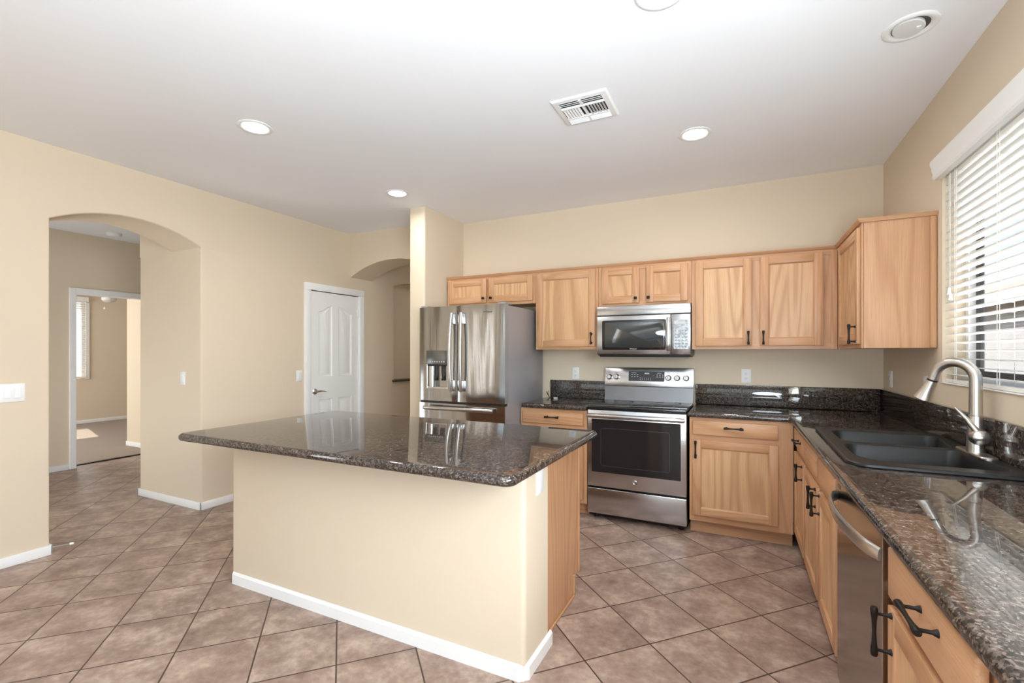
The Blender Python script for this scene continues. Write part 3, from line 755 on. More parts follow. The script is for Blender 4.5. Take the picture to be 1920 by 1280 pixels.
for bx_, by_ in ((0.65, 2.89), (0.64, 2.45)):
    mb = MB(); mb.disc(M['nickel'], (bx_, by_, SZ-0.2149), (0, 0, 1), [(0.045, 0), (0.043, 0.003), (0.03, 0.0015)]); d = mb.build('drain', t)

# faucet --------------------------------------------------------------
fx, fy, fz = 0.877, 2.605, SZ
t = thing('faucet', (fx, fy, fz), 'brushed nickel gooseneck pull down faucet with side lever behind the sink', 'faucet')
N_ = M['nickel']
mb = MB(); L = []
pp = [(fx-0.030, fy-0.135), (fx+0.030, fy-0.135), (fx+0.030, fy+0.135), (fx-0.030, fy+0.135)]
mb.loops(N_, [[(x, y, z) for x, y in rpoly(pp, [0.028]*4, d, 8)] for d, z in ((0, fz+0.0005), (0, fz+0.006), (0.004, fz+0.010))]); mb.build('base_plate', t)
mb = MB(); mb.disc(N_, (fx, fy, fz), (0, 0, 1), [(0.031, 0.010), (0.030, 0.02), (0.029, 0.06), (0.027, 0.10), (0.0245, 0.135), (0.024, 0.160)])
# bulb carrying the lever, towards the camera side
bd = Vector((0.03, -1.0, 0)).normalized()
mb.disc(N_, (fx, fy, fz+0.075), bd, [(0.027, 0.0), (0.033, 0.018), (0.034, 0.034), (0.028, 0.050), (0.012, 0.060)], 24); mb.build('body', t)
mb = MB(); pts = []; rr = []
dirx = Vector((-0.73, 0.68, 0)); rad = 0.072; top = fz+0.31
pts += [Vector((fx, fy, fz+0.162)), Vector((fx, fy, fz+0.20)), Vector((fx, fy, fz+0.26)), Vector((fx, fy, top))]; rr += [0.0215]*4
for i in range(1, 17):
    a = PI*0.92*i/16; pts.append(Vector((fx, fy, top))+dirx*(rad-rad*math.cos(a))+Vector((0, 0, rad*math.sin(a)))); rr.append(0.0210-0.002*i/16)
for i in (1, 2): pts.append(pts[-1]+(pts[-1]-pts[-2]).normalized()*0.013); rr.append(0.019)
mb.tube(N_, pts, rr, 20); mb.build('spout', t)
e = pts[-1]; dn = (pts[-1]-pts[-2]).normalized(); dn = (dn+Vector((dirx.x*0.07, dirx.y*0.07, 0))).normalized()
mb = MB(); mb.disc(M['black'], e, dn, [(0.0195, -0.001), (0.0195, 0.007)]); mb.build('ring', t)
mb = MB(); mb.disc(N_, e, dn, [(0.0200, 0.007), (0.0215, 0.02), (0.0245, 0.055), (0.031, 0.085), (0.034, 0.095), (0.030, 0.098)], 28)
mb.disc(M['black'], e+dn*0.0983, dn, [(0.027, 0), (0.026, 0.002)]); mb.build('spray_head', t)
mb = MB(); hb = Vector((fx, fy, fz+0.075))+bd*0.045
mb.tube(N_, [hb+Vector((0.0, 0, 0.0)), hb+Vector((-0.012, 0.012, 0.028)), hb+Vector((-0.032, 0.034, 0.068)), hb+Vector((-0.050, 0.056, 0.098)), hb+Vector((-0.060, 0.068, 0.114))],
        [0.013, 0.012, 0.009, 0.0065, 0.004], 12); mb.build('lever', t)

# ------------------------------------------------------------------ stove
SF = 3.695; sx0, sx1 = -1.130, -0.367; sc = (sx0+sx1)/2
t = thing('stove', (sc, 4.0, 0), 'stainless electric stove with black glass cooktop and oven window', 'stove')
ST = M['steelx']
mb = MB(); mb.box(M['black'], sx0+0.004, sx1-0.004, SF+0.045, YB-0.03, 0.03, 0.895)
for x in (sx0+0.05, sx1-0.05):
    for y in (SF+0.09, YB-0.08): mb.disc(M['black'], (x, y, 0.001), (0, 0, 1), [(0.02, 0), (0.02, 0.03)], 12)
mb.build('body', t)
mb = MB(); mb.box(M['glassblack'], sx0, sx1, SF+0.004, YB-0.075, 0.895, 0.922, bev=0.008, seg=3); ct = mb.build('cooktop', t)
for bx_, by_, r in ((-0.93, 3.87, 0.11), (-0.56, 3.87, 0.085), (-0.93, 4.12, 0.085), (-0.56, 4.12, 0.11)):
    mb = MB(); mb.disc(M['darkgrey'], (bx_, by_, 0.9221), (0, 0, 1), [(r, 0), (r, 0.0003), (r-0.004, 0.0003), (r-0.004, 0)], 40, False, False); mb.build('burner_ring', ct)
# sloped black riser and the leaning control panel
mb = MB(); mb.prism(steel('riser_steel', (0.20, 0.205, 0.21, 1), 0.22, 0, 0.3), [(YB-0.105, 0.922), (YB-0.03, 0.922), (YB-0.03, 1.045), (YB-0.070, 1.045), (YB-0.082, 1.00)], sx0+0.002, sx1-0.002, lambda p, q, a: (a, p, q)); mb.build('riser', t)
mb = MB(); A, B, fs = mb.prism(ST, [(YB-0.086, 1.050), (YB-0.03, 1.050), (YB-0.03, 1.215), (YB-0.062, 1.215)], sx0-0.002, sx1+0.002, lambda p, q, a: (a, p, q))
mb.bevel_if(lambda a, b: True, 0.004, 2); cp = mb.build('control_panel', t)
def PF(u, d, z):   # on the leaning panel face
    k = (z-1.050)/0.165; y = YB-0.086+0.024*k
    return (u, y-d, z+d*0.14)
mb = MB(); mb.box(M['darkgrey'], -0.915, -0.605, 0.0002, 0.0025, 1.095, 1.182, PF, bev=0.001); di = mb.build('display', t)
mk = M['mark']
def mark(u0, u1, z0, z1, par=di, d=0.0026, m=mk):
    m_ = MB(); m_.box(m, u0, u1, d, d+0.0004, z0, z1, PF); return m_.build('printed_mark', par, smooth=False)
for i in range(3):
    for j in range(2): mark(-0.890+i*0.024, -0.878+i*0.024, 1.132+j*0.016, 1.138+j*0.016)
for i in range(6):
    for j in range(2): mark(-0.815+i*0.018, -0.809+i*0.018, 1.106+j*0.015, 1.111+j*0.015)
for i in range(3):
    for j in range(2): mark(-0.672+i*0.023, -0.661+i*0.023, 1.132+j*0.017, 1.138+j*0.017)
mark(-0.890, -0.848, 1.166, 1.170); mark(-0.667, -0.632, 1.166, 1.170); mark(-0.775, -0.735, 1.158, 1.170)
for i, (u, z) in enumerate(((-1.092, 1.128), (-1.026, 1.130), (-0.572, 1.128), (-0.500, 1.128), (-0.426, 1.128))):
    mb = MB(); c = Vector(PF(u, 0.001, z)); ax = Vector((0, -1, 0.14)).normalized()
    mb.disc(M['steelbright'], c, ax, [(0.026, 0), (0.026, 0.004), (0.022, 0.007), (0.0205, 0.026), (0.018, 0.029)], 28)
    mb.box(M['steelbright'], u-0.0045, u+0.0045, 0.012, 0.037, z-0.021, z+0.021, PF, bev=0.002)
    mb.build('knob', cp)
for u in (-1.092, -1.026, -0.572, -0.500, -0.426): mark(u-0.012, u+0.012, 1.170, 1.173, cp, 0.0003, M['slot'])
# oven door
F = FB(SF+0.042)
mb = MB(); z0, z1 = 0.270, 0.888
mb.box(ST, sx0, sx1, 0, 0.042, z0, z1, F, bev=0.006, seg=3); od = mb.build('oven_door', t)
mb = MB(); mb.box(M['ovenglass'], sx0+0.036, sx1-0.042, 0.0422, 0.0445, 0.388, 0.815, F, bev=0.0009); mb.build('oven_window', od)
mb = MB()
iw = [(sx0+0.11, 0.44), (sx1-0.12, 0.44), (sx1-0.12, 0.745), (sx0+0.11, 0.745)]
R0 = [(x, z) for x, z in rpoly(iw, [0.02]*4, 0, 5)]; R1 = [(x, z) for x, z in rpoly(iw, [0.02]*4, 0.003, 5)]
mb.loops(M['darkgrey'], [[F(x, 0.0446, z) for x, z in R0], [F(x, 0.0449, z) for x, z in R1]], False, False); mb.build('window_border', od)
mb = MB(); hz = 0.846
mb.tube(M['steelx'], [F(sx0+0.012, 0.082, hz), F(sx0+0.02, 0.085, hz), F(sx1-0.02, 0.085, hz), F(sx1-0.012, 0.082, hz)], [0.015, 0.018, 0.018, 0.015], 18)
for x in (sx0+0.04, sx1-0.04): mb.tube(M['steelx'], [F(x, 0.04, hz), F(x, 0.080, hz)], 0.013, 12)
mb.build('handle', od)
mb = MB(); c = F(sc+0.0, 0.0422, 0.335)
mb.disc(M['steelbright'], c, (0, -1, 0), [(0.0165, 0), (0.0165, 0.002), (0.0145, 0.003), (0.013, 0.0022)], 28); bg = mb.build('emblem', od)
mb = MB(); mb.box(ST, sx0, sx1, 0, 0.042, 0.052, 0.256, F, bev=0.006, seg=3); sd = mb.build('storage_drawer', t)
mb = MB(); mb.box(M['steelbright'], sc-0.075, sc+0.075, 0.0415, 0.0435, 0.2495, 0.2545, F, bev=0.0008); mb.build('grip_lip', sd)

def text(body, size, loc, rot, mat, parent, name='lettering', ext=0.0004, shear=0.0):
    cu = bpy.data.curves.new('t', 'FONT'); cu.body = body; cu.size = size; cu.extrude = ext; cu.align_x = 'CENTER'; cu.align_y = 'CENTER'; cu.shear = shear
    tmp = bpy.data.objects.new('t', cu); C.objects.link(tmp)
    dg = bpy.context.evaluated_depsgraph_get(); me = bpy.data.meshes.new_from_object(tmp.evaluated_get(dg))
    bpy.data.objects.remove(tmp); me.name = name
    o = bpy.data.objects.new(name, me); C.objects.link(o); me.materials.clear(); me.materials.append(mat)
    mt = Matrix.Translation(Vector(loc)-parent_world(parent)) @ rot.to_4x4(); me.transform(mt); o.parent = parent
    return o
RB = Matrix.Rotation(PI/2, 3, 'X')          # text standing up, facing -y
text('GE', 0.014, Vector(c)+Vector((0, -0.0026, 0)), RB, M['darkgrey'], od, shear=0.2)

# ------------------------------------------------------------------ microwave
t = thing('microwave', ((-1.120-0.360)/2, 4.1, 1.335), 'stainless over the range microwave above the stove', 'microwave')
mx0, mx1, mz0, mz1 = -1.118, -0.362, 1.335, 1.742; MF = 3.955
F = FB(MF)
mb = MB(); mb.box(M['black'], mx0+0.003, mx1-0.003, -(YB-MF)+0.004, 0, mz0-0.012, mz1, F, bev=0.004); mb.build('body', t)
mb = MB(); mb.box(M['steelmw'], mx0, mx1, 0, 0.022, 1.664, mz1, F, bev=0.003, seg=2); mb.build('vent_grille', t)
mb = MB(); mb.box(M['steelmw'], mx0, -0.512, 0, 0.025, mz0, 1.659, F, bev=0.005, seg=2); md = mb.build('door', t)
mb = MB()
wp = [(-1.072, 1.372), (-0.548, 1.372), (-0.548, 1.622), (-1.072, 1.622)]
mb.loops(M['glassblack'], [[F(x, d, z) for x, z in rpoly(wp, [0.014]*4, i, 6)] for i, d in ((0, 0.0252), (0.0, 0.0268), (0.002, 0.0278))]); wd = mb.build('door_window', md)
mb = MB()
wp2 = [(-1.048, 1.392), (-0.562, 1.392), (-0.562, 1.604), (-1.048, 1.604)]
mb.loops(M['mwglass'], [[F(x, d, z) for x, z in rpoly(wp2, [0.01]*4, i, 6)] for i, d in ((0, 0.0279), (0.001, 0.0284))]); mb.build('window_screen', md)
text('Whirlpool', 0.014, F(-0.81, 0.0286, 1.381), RB, mk, md)
mb = MB(); mb.tube(M['steelbright'], [F(-0.530, 0.026, 1.365), F(-0.530, 0.040, 1.385), F(-0.530, 0.045, 1.42), F(-0.530, 0.046, 1.50), F(-0.530, 0.045, 1.58), F(-0.530, 0.040, 1.612), F(-0.530, 0.026, 1.632)], [0.010]*7, 14, flat=(1.4, 0.6, (1, 0, 0))); mb.build('handle', md)
mb = MB(); mb.box(M['steelmw'], -0.508, mx1, 0, 0.025, mz0, 1.659, F, bev=0.004, seg=2); pc = mb.build('control_panel', t)
mb = MB(); kp = [(-0.490, 1.378), (-0.378, 1.378), (-0.378, 1.612), (-0.490, 1.612)]
mb.loops(M['keypad'], [[F(x, d, z) for x, z in rpoly(kp, [0.008]*4, i, 5)] for i, d in ((0, 0.0252), (0.001, 0.0265))]); kpo = mb.build('keypad', pc)
mb = MB(); mb.box(M['mark'], -0.482, -0.40, 0.0266, 0.0272, 1.575, 1.602, F, bev=0.0002); mb.build('clock_window', pc)
for i in range(4):
    for j in range(6):
        mb = MB(); mb.box(M['slot'], -0.480+i*0.026, -0.468+i*0.026, 0.0266, 0.0270, 1.395+j*0.025, 1.401+j*0.025, F); mb.build('key_mark', pc, smooth=False)
mb = MB(); mb.box(M['black'], mx0+0.02, mx1-0.01, -0.30, 0.012, mz0-0.022, mz0-0.012, F, bev=0.003); mb.build('bottom_vent', t)

# ------------------------------------------------------------------ refrigerator
fx0, fx1, FY = -2.606, -1.742, 3.398
t = thing('refrigerator', ((fx0+fx1)/2, 3.8, 0), 'stainless french door refrigerator with water dispenser beside the wing wall', 'refrigerator')
mb = MB(); mb.box(M['fridge_side'], fx0+0.006, fx1-0.004, FY+0.085, 4.235, 0.02, 1.745, bev=0.006, seg=2); mb.build('body', t)
mb = MB(); mb.box(M['black'], fx0+0.02, fx1-0.02, FY+0.06, FY+0.084, 0.012, 0.095); mb.build('toe_grille', t)
mid = -2.196
def fdoor(name, x0, x1, z0, z1, bulge=0.010, n=14):
    m_ = MB(); cx = (fx0+fx1)/2; hw = (fx1-fx0)/2
    pts = []
    for i in range(n+1):
        x = x0+(x1-x0)*i/n
        y = FY+bulge*((x-cx)/hw)**2
        e = min(x-x0, x1-x); y += 0.006*max(0, 1-e/0.008)
        pts.append((x, y))
    poly = [(x0, FY+0.078)]+pts+[(x1, FY+0.078)]
    A, B, fs = m_.prism(M['steel'], poly, z0, z1, lambda p, q, a: (p, q, a))
    for f in fs:
        if len(f.verts) == 4 and all(v.co.y > FY+0.0005 for v in f.verts) and (max(v.co.y for v in f.verts)-min(v.co.y for v in f.verts)) > 0.03: f.material_index = m_.mi(M['fridge_side'])
    return m_.build(name, t, angle=20)
ld = fdoor('door', fx0, mid-0.003, 0.926, 1.752); rd = fdoor('door', mid+0.003, fx1, 0.926, 1.752)
fd = fdoor('freezer_drawer', fx0, fx1, 0.10, 0.906)
mb = MB(); mb.box(M['black'], fx0+0.012, fx1-0.012, FY+0.02, FY+0.084, 0.906, 0.926); mb.box(M['black'], mid-0.0028, mid+0.0028, FY+0.012, FY+0.084, 0.93, 1.745); mb.build('gasket_gap_shade', t)  # gasket below the doors; black strip between them stands for gap shade
for x in (fx1-0.075, fx0+0.005):
    mb = MB(); mb.box(M['fridge_side'], x, x+0.07, FY+0.03, FY+0.15, 1.752, 1.768, bev=0.004, seg=2); mb.build('hinge_cover', t)
def fhandle(parent, x, s):
    m_ = MB(); pts = []; n = 20; w = []
    for i in range(n+1):
        k = i/n; z = 1.690-0.675*k; bow = math.sin(PI*k)
        pts.append((x+s*0.006*bow, FY-0.030-0.028*bow**0.8, z)); w.append(0.012)
    m_.tube(M['steelbright'], pts, w, 12, flat=(1.25, 0.8, (1, 0, 0)))
    for z in (1.640, 1.065): m_.box(M['steelbright'], x-0.012, x+0.012, FY-0.034, FY+0.006, z-0.045, z+0.045, bev=0.005, seg=2)
    return m_.build('handle', parent)
fhandle(ld, mid-0.042, -1); fhandle(rd, mid+0.056, 1)
mb = MB(); mb.tube(M['steelbright'], [(-2.520, FY-0.042, 0.868), (-2.50, FY-0.046, 0.868), (-2.175, FY-0.052, 0.868), (-1.85, FY-0.046, 0.868), (-1.828, FY-0.042, 0.868)], [0.0115, 0.013, 0.013, 0.013, 0.0115], 12, flat=(1.3, 0.8, (0, 0, 1)))
for x in (-2.48, -1.87): mb.tube(M['steelbright'], [(x, FY+0.008, 0.868), (x, FY-0.045, 0.868)], 0.011, 12)
mb.build('handle', fd)
# dispenser
dx0, dx1, dz0, dzm, dz1 = -2.520, -2.292, 1.030, 1.248, 1.368
mb = MB(); yy = FY+0.004
mb.box(M['greypanel'], dx0, dx1, yy-0.006, yy+0.004, dzm, dz1, bev=0.003, seg=2)
for a_ in ((dx0, dx0+0.012, dz0, dzm), (dx1-0.008, dx1, dz0, dzm), (dx0+0.012, dx1-0.008, dz0, dz0+0.02)):
    mb.box(M['steelbright'], a_[0], a_[1], yy-0.006, yy+0.004, a_[2], a_[3], bev=0.002)
dp = mb.build('dispenser', t)
mb = MB(); mb.box(M['greypanel'], dx0+0.012, dx1-0.008, yy-0.0018, yy-0.0008, dz0+0.02, dzm); 
mb.disc(M['steelbright'], (dx0+0.065, yy-0.002, dz0+0.02), (0, 0, 1), [(0.03, 0.001), (0.03, 0.18)], 24)
mb.build('alcove', dp)
for x in (-2.41, -2.335):
    mb = MB(); mb.box(M['glassblack'], x-0.020, x+0.020, yy-0.012, yy-0.003, 1.105, 1.235, bev=0.004, seg=2); mb.build('paddle', dp)
mb = MB(); mb.box(M['black'], dx0+0.02, dx1-0.01, yy-0.016, yy-0.002, dzm-0.016, dzm-0.002, bev=0.003); mb.build('spout_bar', dp)
for i in range(7):
    mb = MB(); mb.disc(mk, (dx0+0.045+i*0.024, yy-0.0062, dzm+0.022), (0, -1, 0), [(0.006, 0), (0.006, 0.0004), (0.0045, 0.0004)], 12); mb.build('icon', dp, smooth=False)
text('Whirlpool', 0.020, (-1.90, FY-0.0005+0.0045, 1.690), RB, M['darkgrey'], rd, ext=0.0012)

# ------------------------------------------------------------------ island
t = thing('kitchen_island', (-1.75, 2.1, 0), 'kitchen island base with beige front wall and oak end panel', 'island')
ix0, ix1, iy0, iy1, iyb = -2.70, -0.800, 1.745, 2.0, 2.570
mb = MB(); mb.box(W, ix0, ix1, iy0, iy1, 0, 0.872)
mb.bevel_if(lambda a, b: abs(a.z-b.z) > 0.5 and a.y < iy0+0.01, 0.022, 5); mb.build('knee_wall', t, angle=40)
mb = MB(); pr = [(BT, 0.0), (BT, BH-0.012), (BT-0.003, BH-0.008), (BT-0.005, BH-0.003), (0.003, BH), (-0.001, BH), (-0.001, 0.0)]
P4 = [(ix0, iy1), (ix0, iy0), (ix1, iy0), (ix1, iy1)]
def rim_path(d):
    # open path round three sides with 45 degree eased corners
    c_ = 0.022
    return [(ix0-d, iy1+0.03), (ix0-d, iy0+c_), (ix0+c_, iy0-d), (ix1-c_, iy0-d), (ix1+d, iy0+c_), (ix1+d, iy1+0.03)]
paths = [rim_path(d) for d, z in pr]
mb.loops(M['white'], [[(paths[k][i][0], paths[k][i][1], pr[k][1]) for k in range(len(pr))] for i in range(6)]); mb.build('baseboard', t, angle=25)
mb = MB(); mb.box(M['oakz'], ix0+0.02, -0.848, iy1+0.0005, 2.48, 0.0, 0.872); mb.box(M['oakz'], ix0+0.02, -0.848, 2.48, iyb, ZTK, 0.872)
mb.build('cabinet_box', t)
ep = MB()
v = [(iy1+0.001, 0), (2.485, 0), (2.485, ZTK), (iyb+0.002, ZTK), (iyb+0.002, 0.872), (iy1+0.001, 0.872)]
ep.prism(M['oakz'], v, -0.848, -0.838, lambda p, q, a: (a, p, q)); ep.build('end_panel', t, smooth=False)
mb = MB(); mb.box(M['oaky'], -0.838, -0.828, iy1+0.035, 2.487, 0, 0.014, bev=0.003); mb.box(M['oakz'], -0.838, -0.829, 2.470, 2.487, 0.014, ZTK+0.015, bev=0.002); mb.box(M['oakz'], -0.838, -0.832, iyb-0.016, iyb+0.004, ZTK, 0.872, bev=0.002); mb.build('edge_trim', t)
F = FI(iyb+0.001)
for u0, u1 in ((-2.66, -2.08), (-2.05, -1.47), (-1.44, -0.87)):
    a = drawer_front(t, F, u0, u1, 0.744, 0.850); pull(a, F, (u0+u1)/2, 0.80, False)
    a = cab_door(t, F, u0, u1, 0.14, 0.706); pull(a, F, u1-0.028, 0.64, True)
mb = MB(); slab(mb, G, [(-2.765, 1.468), (-0.722, 1.468), (-0.722, 2.585), (-2.765, 2.585)], [0.05]*4, CZ0, CZ1+0.001, 0.0205, n=8)
tag(mb.build('island_countertop', angle=40), 'polished brown granite slab with rounded edge on the kitchen island', 'countertop')
plate('outlet_plate', (ix1, 1.90, 0.795), '+x', 0.076, 0.126, 'white blank plate on the end of the kitchen island', 'blank')

# ------------------------------------------------------------------ ceiling fittings
def can(x, y, label, watts):
    o = thing('recessed_light', (x, y, ZC), label, 'ceiling light', 'lit recessed ceiling lights')
    m_ = MB(); m_.disc(M['plastic'], (x, y, ZC), (0, 0, -1), [(0.098, 0.0005), (0.098, 0.003), (0.094, 0.006), (0.080, 0.007), (0.074, 0.0035)], 40, True, False); m_.build('trim_ring', o)
    m_ = MB(); m_.disc(M['lamp'], (x, y, ZC), (0, 0, -1), [(0.076, 0.001), (0.076, 0.0035), (0.07, 0.0045)], 40); m_.build('lens', o)
    l = light('can_glow', 'AREA', (x, y, ZC-0.012), (0, 0, 0), watts, (1.0, 0.97, 0.93), shape='DISK', size=0.14)
    l.parent = o; l.location = (0, 0, -0.012); l.data.spread = math.radians(170)
    return o
WT = 6
can(-2.695, 1.890, 'lit recessed ceiling light above the left part of the island', WT)
can(-2.703, 3.226, 'lit recessed ceiling light nearest the wing wall and refrigerator', WT)
can(-0.267, 3.184, 'lit recessed ceiling light in front of the microwave, right of the vent', WT)
can(-0.281, 1.868, 'lit recessed ceiling light cut off by the top edge of the photo', WT)
t = thing('recessed_light', (0.646, 2.539, ZC), 'unlit eyeball recessed light near the window', 'ceiling light')
c = (0.646, 2.539, ZC)
mb = MB(); mb.disc(M['plastic'], c, (0, 0, -1), [(0.098, 0.0005), (0.098, 0.004), (0.092, 0.008), (0.078, 0.0085), (0.070, 0.004), (0.066, 0.0012)], 48, True, False); mb.build('trim_ring', t)
mb = MB(); mb.disc(M['darkgrey'], c, (0, 0, -1), [(0.068, 0.0008), (0.068, 0.0014)], 40); mb.build('recess_shade', t)  # flat dark disc stands for the shaded recess around the lens
mb = MB(); mb.disc(M['lens_off'], (0.638, 2.530, ZC), Vector((-0.10, -0.10, -1)), [(0.054, 0.002), (0.056, 0.012), (0.052, 0.016), (0.03, 0.018)], 40); mb.build('lens', t)
mb = MB(); mb.box(M['plastic'], 0.660, 0.676, 2.512, 2.530, ZC-0.022, ZC-0.012, bev=0.002); mb.build('pivot', t)

# vent
t = thing('ceiling_vent', (-0.795, 2.568, ZC), 'white slatted air vent in the ceiling above the stove aisle', 'vent')
vx0, vx1, vy0, vy1 = -0.955, -0.640, 2.420, 2.720
mb = MB()
o_ = [(vx0, vy0), (vx1, vy0), (vx1, vy1), (vx0, vy1)]; i_ = [(vx0+0.035, vy0+0.030), (vx1-0.035, vy0+0.030), (vx1-0.035, vy1-0.030), (vx0+0.035, vy1-0.030)]
mb.loops(M['plastic'], [[(x, y, z) for x, y in q] for q, z in ((o_, ZC-0.0005), (o_, ZC-0.004), ([(x+(0.008 if x < -0.8 else -0.008), y+(0.008 if y < 2.57 else -0.008)) for x, y in o_], ZC-0.010), (i_, ZC-0.013), (i_, ZC-0.0015))], False, False)
mb.build('frame', t, angle=25)
mb = MB(); mb.box(M['duct'], vx0+0.03, vx1-0.03, vy0+0.025, vy1-0.025, ZC-0.0015, ZC-0.0005); mb.build('backing', t)  # near-black plate stands for the shaded duct behind the slats
def slat(x0, x1, y0, y1, tilt, axis, w=0.0085):
    m_ = MB(); th = 0.0013; cs, sn = math.cos(tilt)*w, math.sin(tilt)*w
    q = [(-cs, sn+th), (cs, -sn+th), (cs, -sn-th), (-cs, sn-th)]
    if axis == 'x': m_.prism(M['plastic'], q, x0, x1, lambda p, z, a: (a, (y0+y1)/2+p, ZC-0.0135+z))
    else: m_.prism(M['plastic'], q, y0, y1, lambda p, z, a: ((x0+x1)/2+p, a, ZC-0.0135+z))
    return m_.build('slat', t, smooth=False)
xm = (vx0+vx1)/2
for k in range(3):
    for x0, x1 in ((vx0+0.035, xm-0.006), (xm+0.006, vx1-0.035)):
        y = vy0+0.042+k*0.017; slat(x0, x1, y, y, -0.55, 'x')
        y = vy1-0.042-k*0.017; slat(x0, x1, y, y, 0.62, 'x')
for k in range(6):
    x = vx0+0.048+k*0.0165; slat(x, x, vy0+0.095, vy1-0.095, -0.50, 'y', 0.0062)
    x = vx1-0.048-k*0.0165; slat(x, x, vy0+0.095, vy1-0.095, 0.62, 'y')
mb = MB(); mb.box(M['plastic'], xm-0.006, xm+0.006, vy0+0.03, vy1-0.03, ZC-0.016, ZC-0.004)
for y in (vy0+0.091, vy1-0.091): mb.box(M['plastic'], vx0+0.035, vx1-0.035, y-0.004, y+0.004, ZC-0.018, ZC-0.006)
mb.build('divider', t)
mb = MB(); mb.disc(M['plastic'], (-6.60, 2.86, ZC), (0, 0, -1), [(0.07, 0.0005), (0.07, 0.02), (0.055, 0.036), (0.02, 0.042)], 32)
tag(mb.build('smoke_detector'), 'round white smoke detector on the hall ceiling', 'smoke detector')

# bedroom ceiling fan glimpse
t = thing('ceiling_fan', (-9.3, 3.96, ZC), 'white ceiling fan just visible at the top of the bedroom doorway', 'ceiling fan')
mb = MB(); mb.disc(M['white'], (-9.3, 3.96, ZC), (0, 0, -1), [(0.07, 0.001), (0.06, 0.05), (0.014, 0.06), (0.014, 0.32), (0.10, 0.34), (0.10, 0.44), (0.06, 0.47)], 28); mb.build('motor', t)
mb = MB(); mb.disc(M['lens_off'], (-9.3, 3.96, ZC-0.475), (0, 0, -1), [(0.055, 0), (0.10, 0.03), (0.095, 0.07), (0.05, 0.10)], 28); mb.build('light_bowl', t)
for k in range(5):
    a = 2*PI*k/5+0.3; cx, cy = math.cos(a), math.sin(a)
    mb = MB(); q = [(0.11, -0.05), (0.55, -0.07), (0.58, 0.0), (0.55, 0.07), (0.11, 0.05)]
    mb.prism(M['white'], q, ZC-0.402, ZC-0.394, lambda p, r, a_: (-9.3+p*cx-r*cy, 3.96+p*cy+r*cx, a_)); mb.build('blade', t, smooth=False)

mb = MB(); mb.tube(M['steelbright'], [(-9.3, 3.90, ZC-0.50), (-9.3, 3.90, ZC-0.66)], 0.003, 6); mb.disc(M['white'], (-9.3, 3.90, ZC-0.66), (0, 0, -1), [(0.006, 0), (0.014, 0.03), (0.010, 0.036)], 12); mb.build('pull_chain', t)

# ------------------------------------------------------------------ kitchen window
w1 = thing('window_1', (XO-0.03, (WY0+WY1)/2, WZ0), 'sliding window over the sink behind the white blind', 'window'); w1['kind'] = 'structure'
mb = MB(); fxa, fxb = 1.035, 1.085
for y0, y1, z0, z1 in ((WY0, WY0+0.035, WZ0, WZ1), (WY1-0.035, WY1, WZ0, WZ1), (WY0+0.035, WY1-0.035, WZ0, WZ0+0.035), (WY0+0.035, WY1-0.035, WZ1-0.035, WZ1)):
    mb.box(M['white'], fxa, fxb, y0, y1, z0, z1, bev=0.003)
mb.build('window_frame', w1)
ym = (WY0+WY1)/2
def sash(y0, y1, x0, x1, nm, frame_w=0.045):
    m_ = MB(); z0, z1 = WZ0+0.036, WZ1-0.036
    for a, b, c, d in ((y0, y0+frame_w, z0, z1), (y1-frame_w, y1, z0, z1), (y0+frame_w, y1-frame_w, z0, z0+0.03), (y0+frame_w, y1-frame_w, z1-0.03, z1)):
        m_.box(M['alum'], x0, x1, a, b, c, d, bev=0.002)
    f = m_.build(nm, w1)
    m_ = MB(); m_.box(M['glass'], (x0+x1)/2-0.003, (x0+x1)/2+0.003, y0+frame_w, y1-frame_w, z0+0.03, z1-0.03); m_.build('pane', f)
sash(WY0+0.036, ym+0.02, 1.040, 1.058, 'sash'); sash(ym-0.02, WY1-0.036, 1.062, 1.080, 'sash')
# blind
t = thing('window_blind', (0.975, (WY0+WY1)/2, WZ0), 'white wooden slat blind with valance over the kitchen sink window', 'blind')
BM = M['blind']
mb = MB(); n = 26; tl = -0.10; z_lo, z_hi = WZ0+0.045, WZ1-0.075
for i in range(n):
    z = z_lo+(z_hi-z_lo)*i/(n-1); hw = 0.0245; cs, sn = math.cos(tl)*hw, math.sin(tl)*hw
    mb.prism(BM, [(-cs, -sn+0.0014), (0, 0.0034), (cs, sn+0.0014), (cs, sn-0.0014), (0, 0.0006), (-cs, -sn-0.0014)], WY0+0.010, WY1-0.008, lambda p, q, a, z=z: (0.978+p, a, z+q))
mb.build('slats', t, smooth=False)
mb = MB(); prof = [(0.0, 0), (0.030, 0.0), (0.036, 0.012), (0.034, 0.030), (0.040, 0.050), (0.040, 0.062), (0.046, 0.078), (0.046, 0.098), (0.0, 0.098)]
mb.prism(M['white'], prof, WY0-0.02, WY1+0.012, lambda p, q, a: (XR-0.001-p, a, 2.262+q)); mb.build('valance', t, angle=25)
mb = MB(); mb.box(BM, 0.952, 1.004, WY0+0.010, WY1-0.008, WZ0+0.004, WZ0+0.022, bev=0.004, seg=2); mb.build('bottom_rail', t)
mb = MB(); mb.box(BM, 0.950, 1.008, WY0+0.008, WY1-0.006, WZ1-0.055, WZ1-0.004, bev=0.003); mb.build('head_rail', t)
for y in (WY1-0.13, WY1-0.56, WY1-1.02, WY1-1.48):
    mb = MB()
    for x in (0.9515, 1.0045): mb.tube(BM, [(x, y, WZ0+0.02), (x, y, WZ1-0.05)], 0.0013, 6)
    for x in (0.9515,): mb.tube(BM, [(x, y-0.022, WZ0+0.02), (x, y-0.022, WZ1-0.05)], 0.0013, 6)
    for i in range(n):
        z = z_lo+(z_hi-z_lo)*i/(n-1)-0.004; mb.tube(BM, [(0.9515, y, z+0.0026), (1.0045, y, z-0.0026)], 0.0009, 5)
    mb.build('ladder_cord', t)
mb = MB()
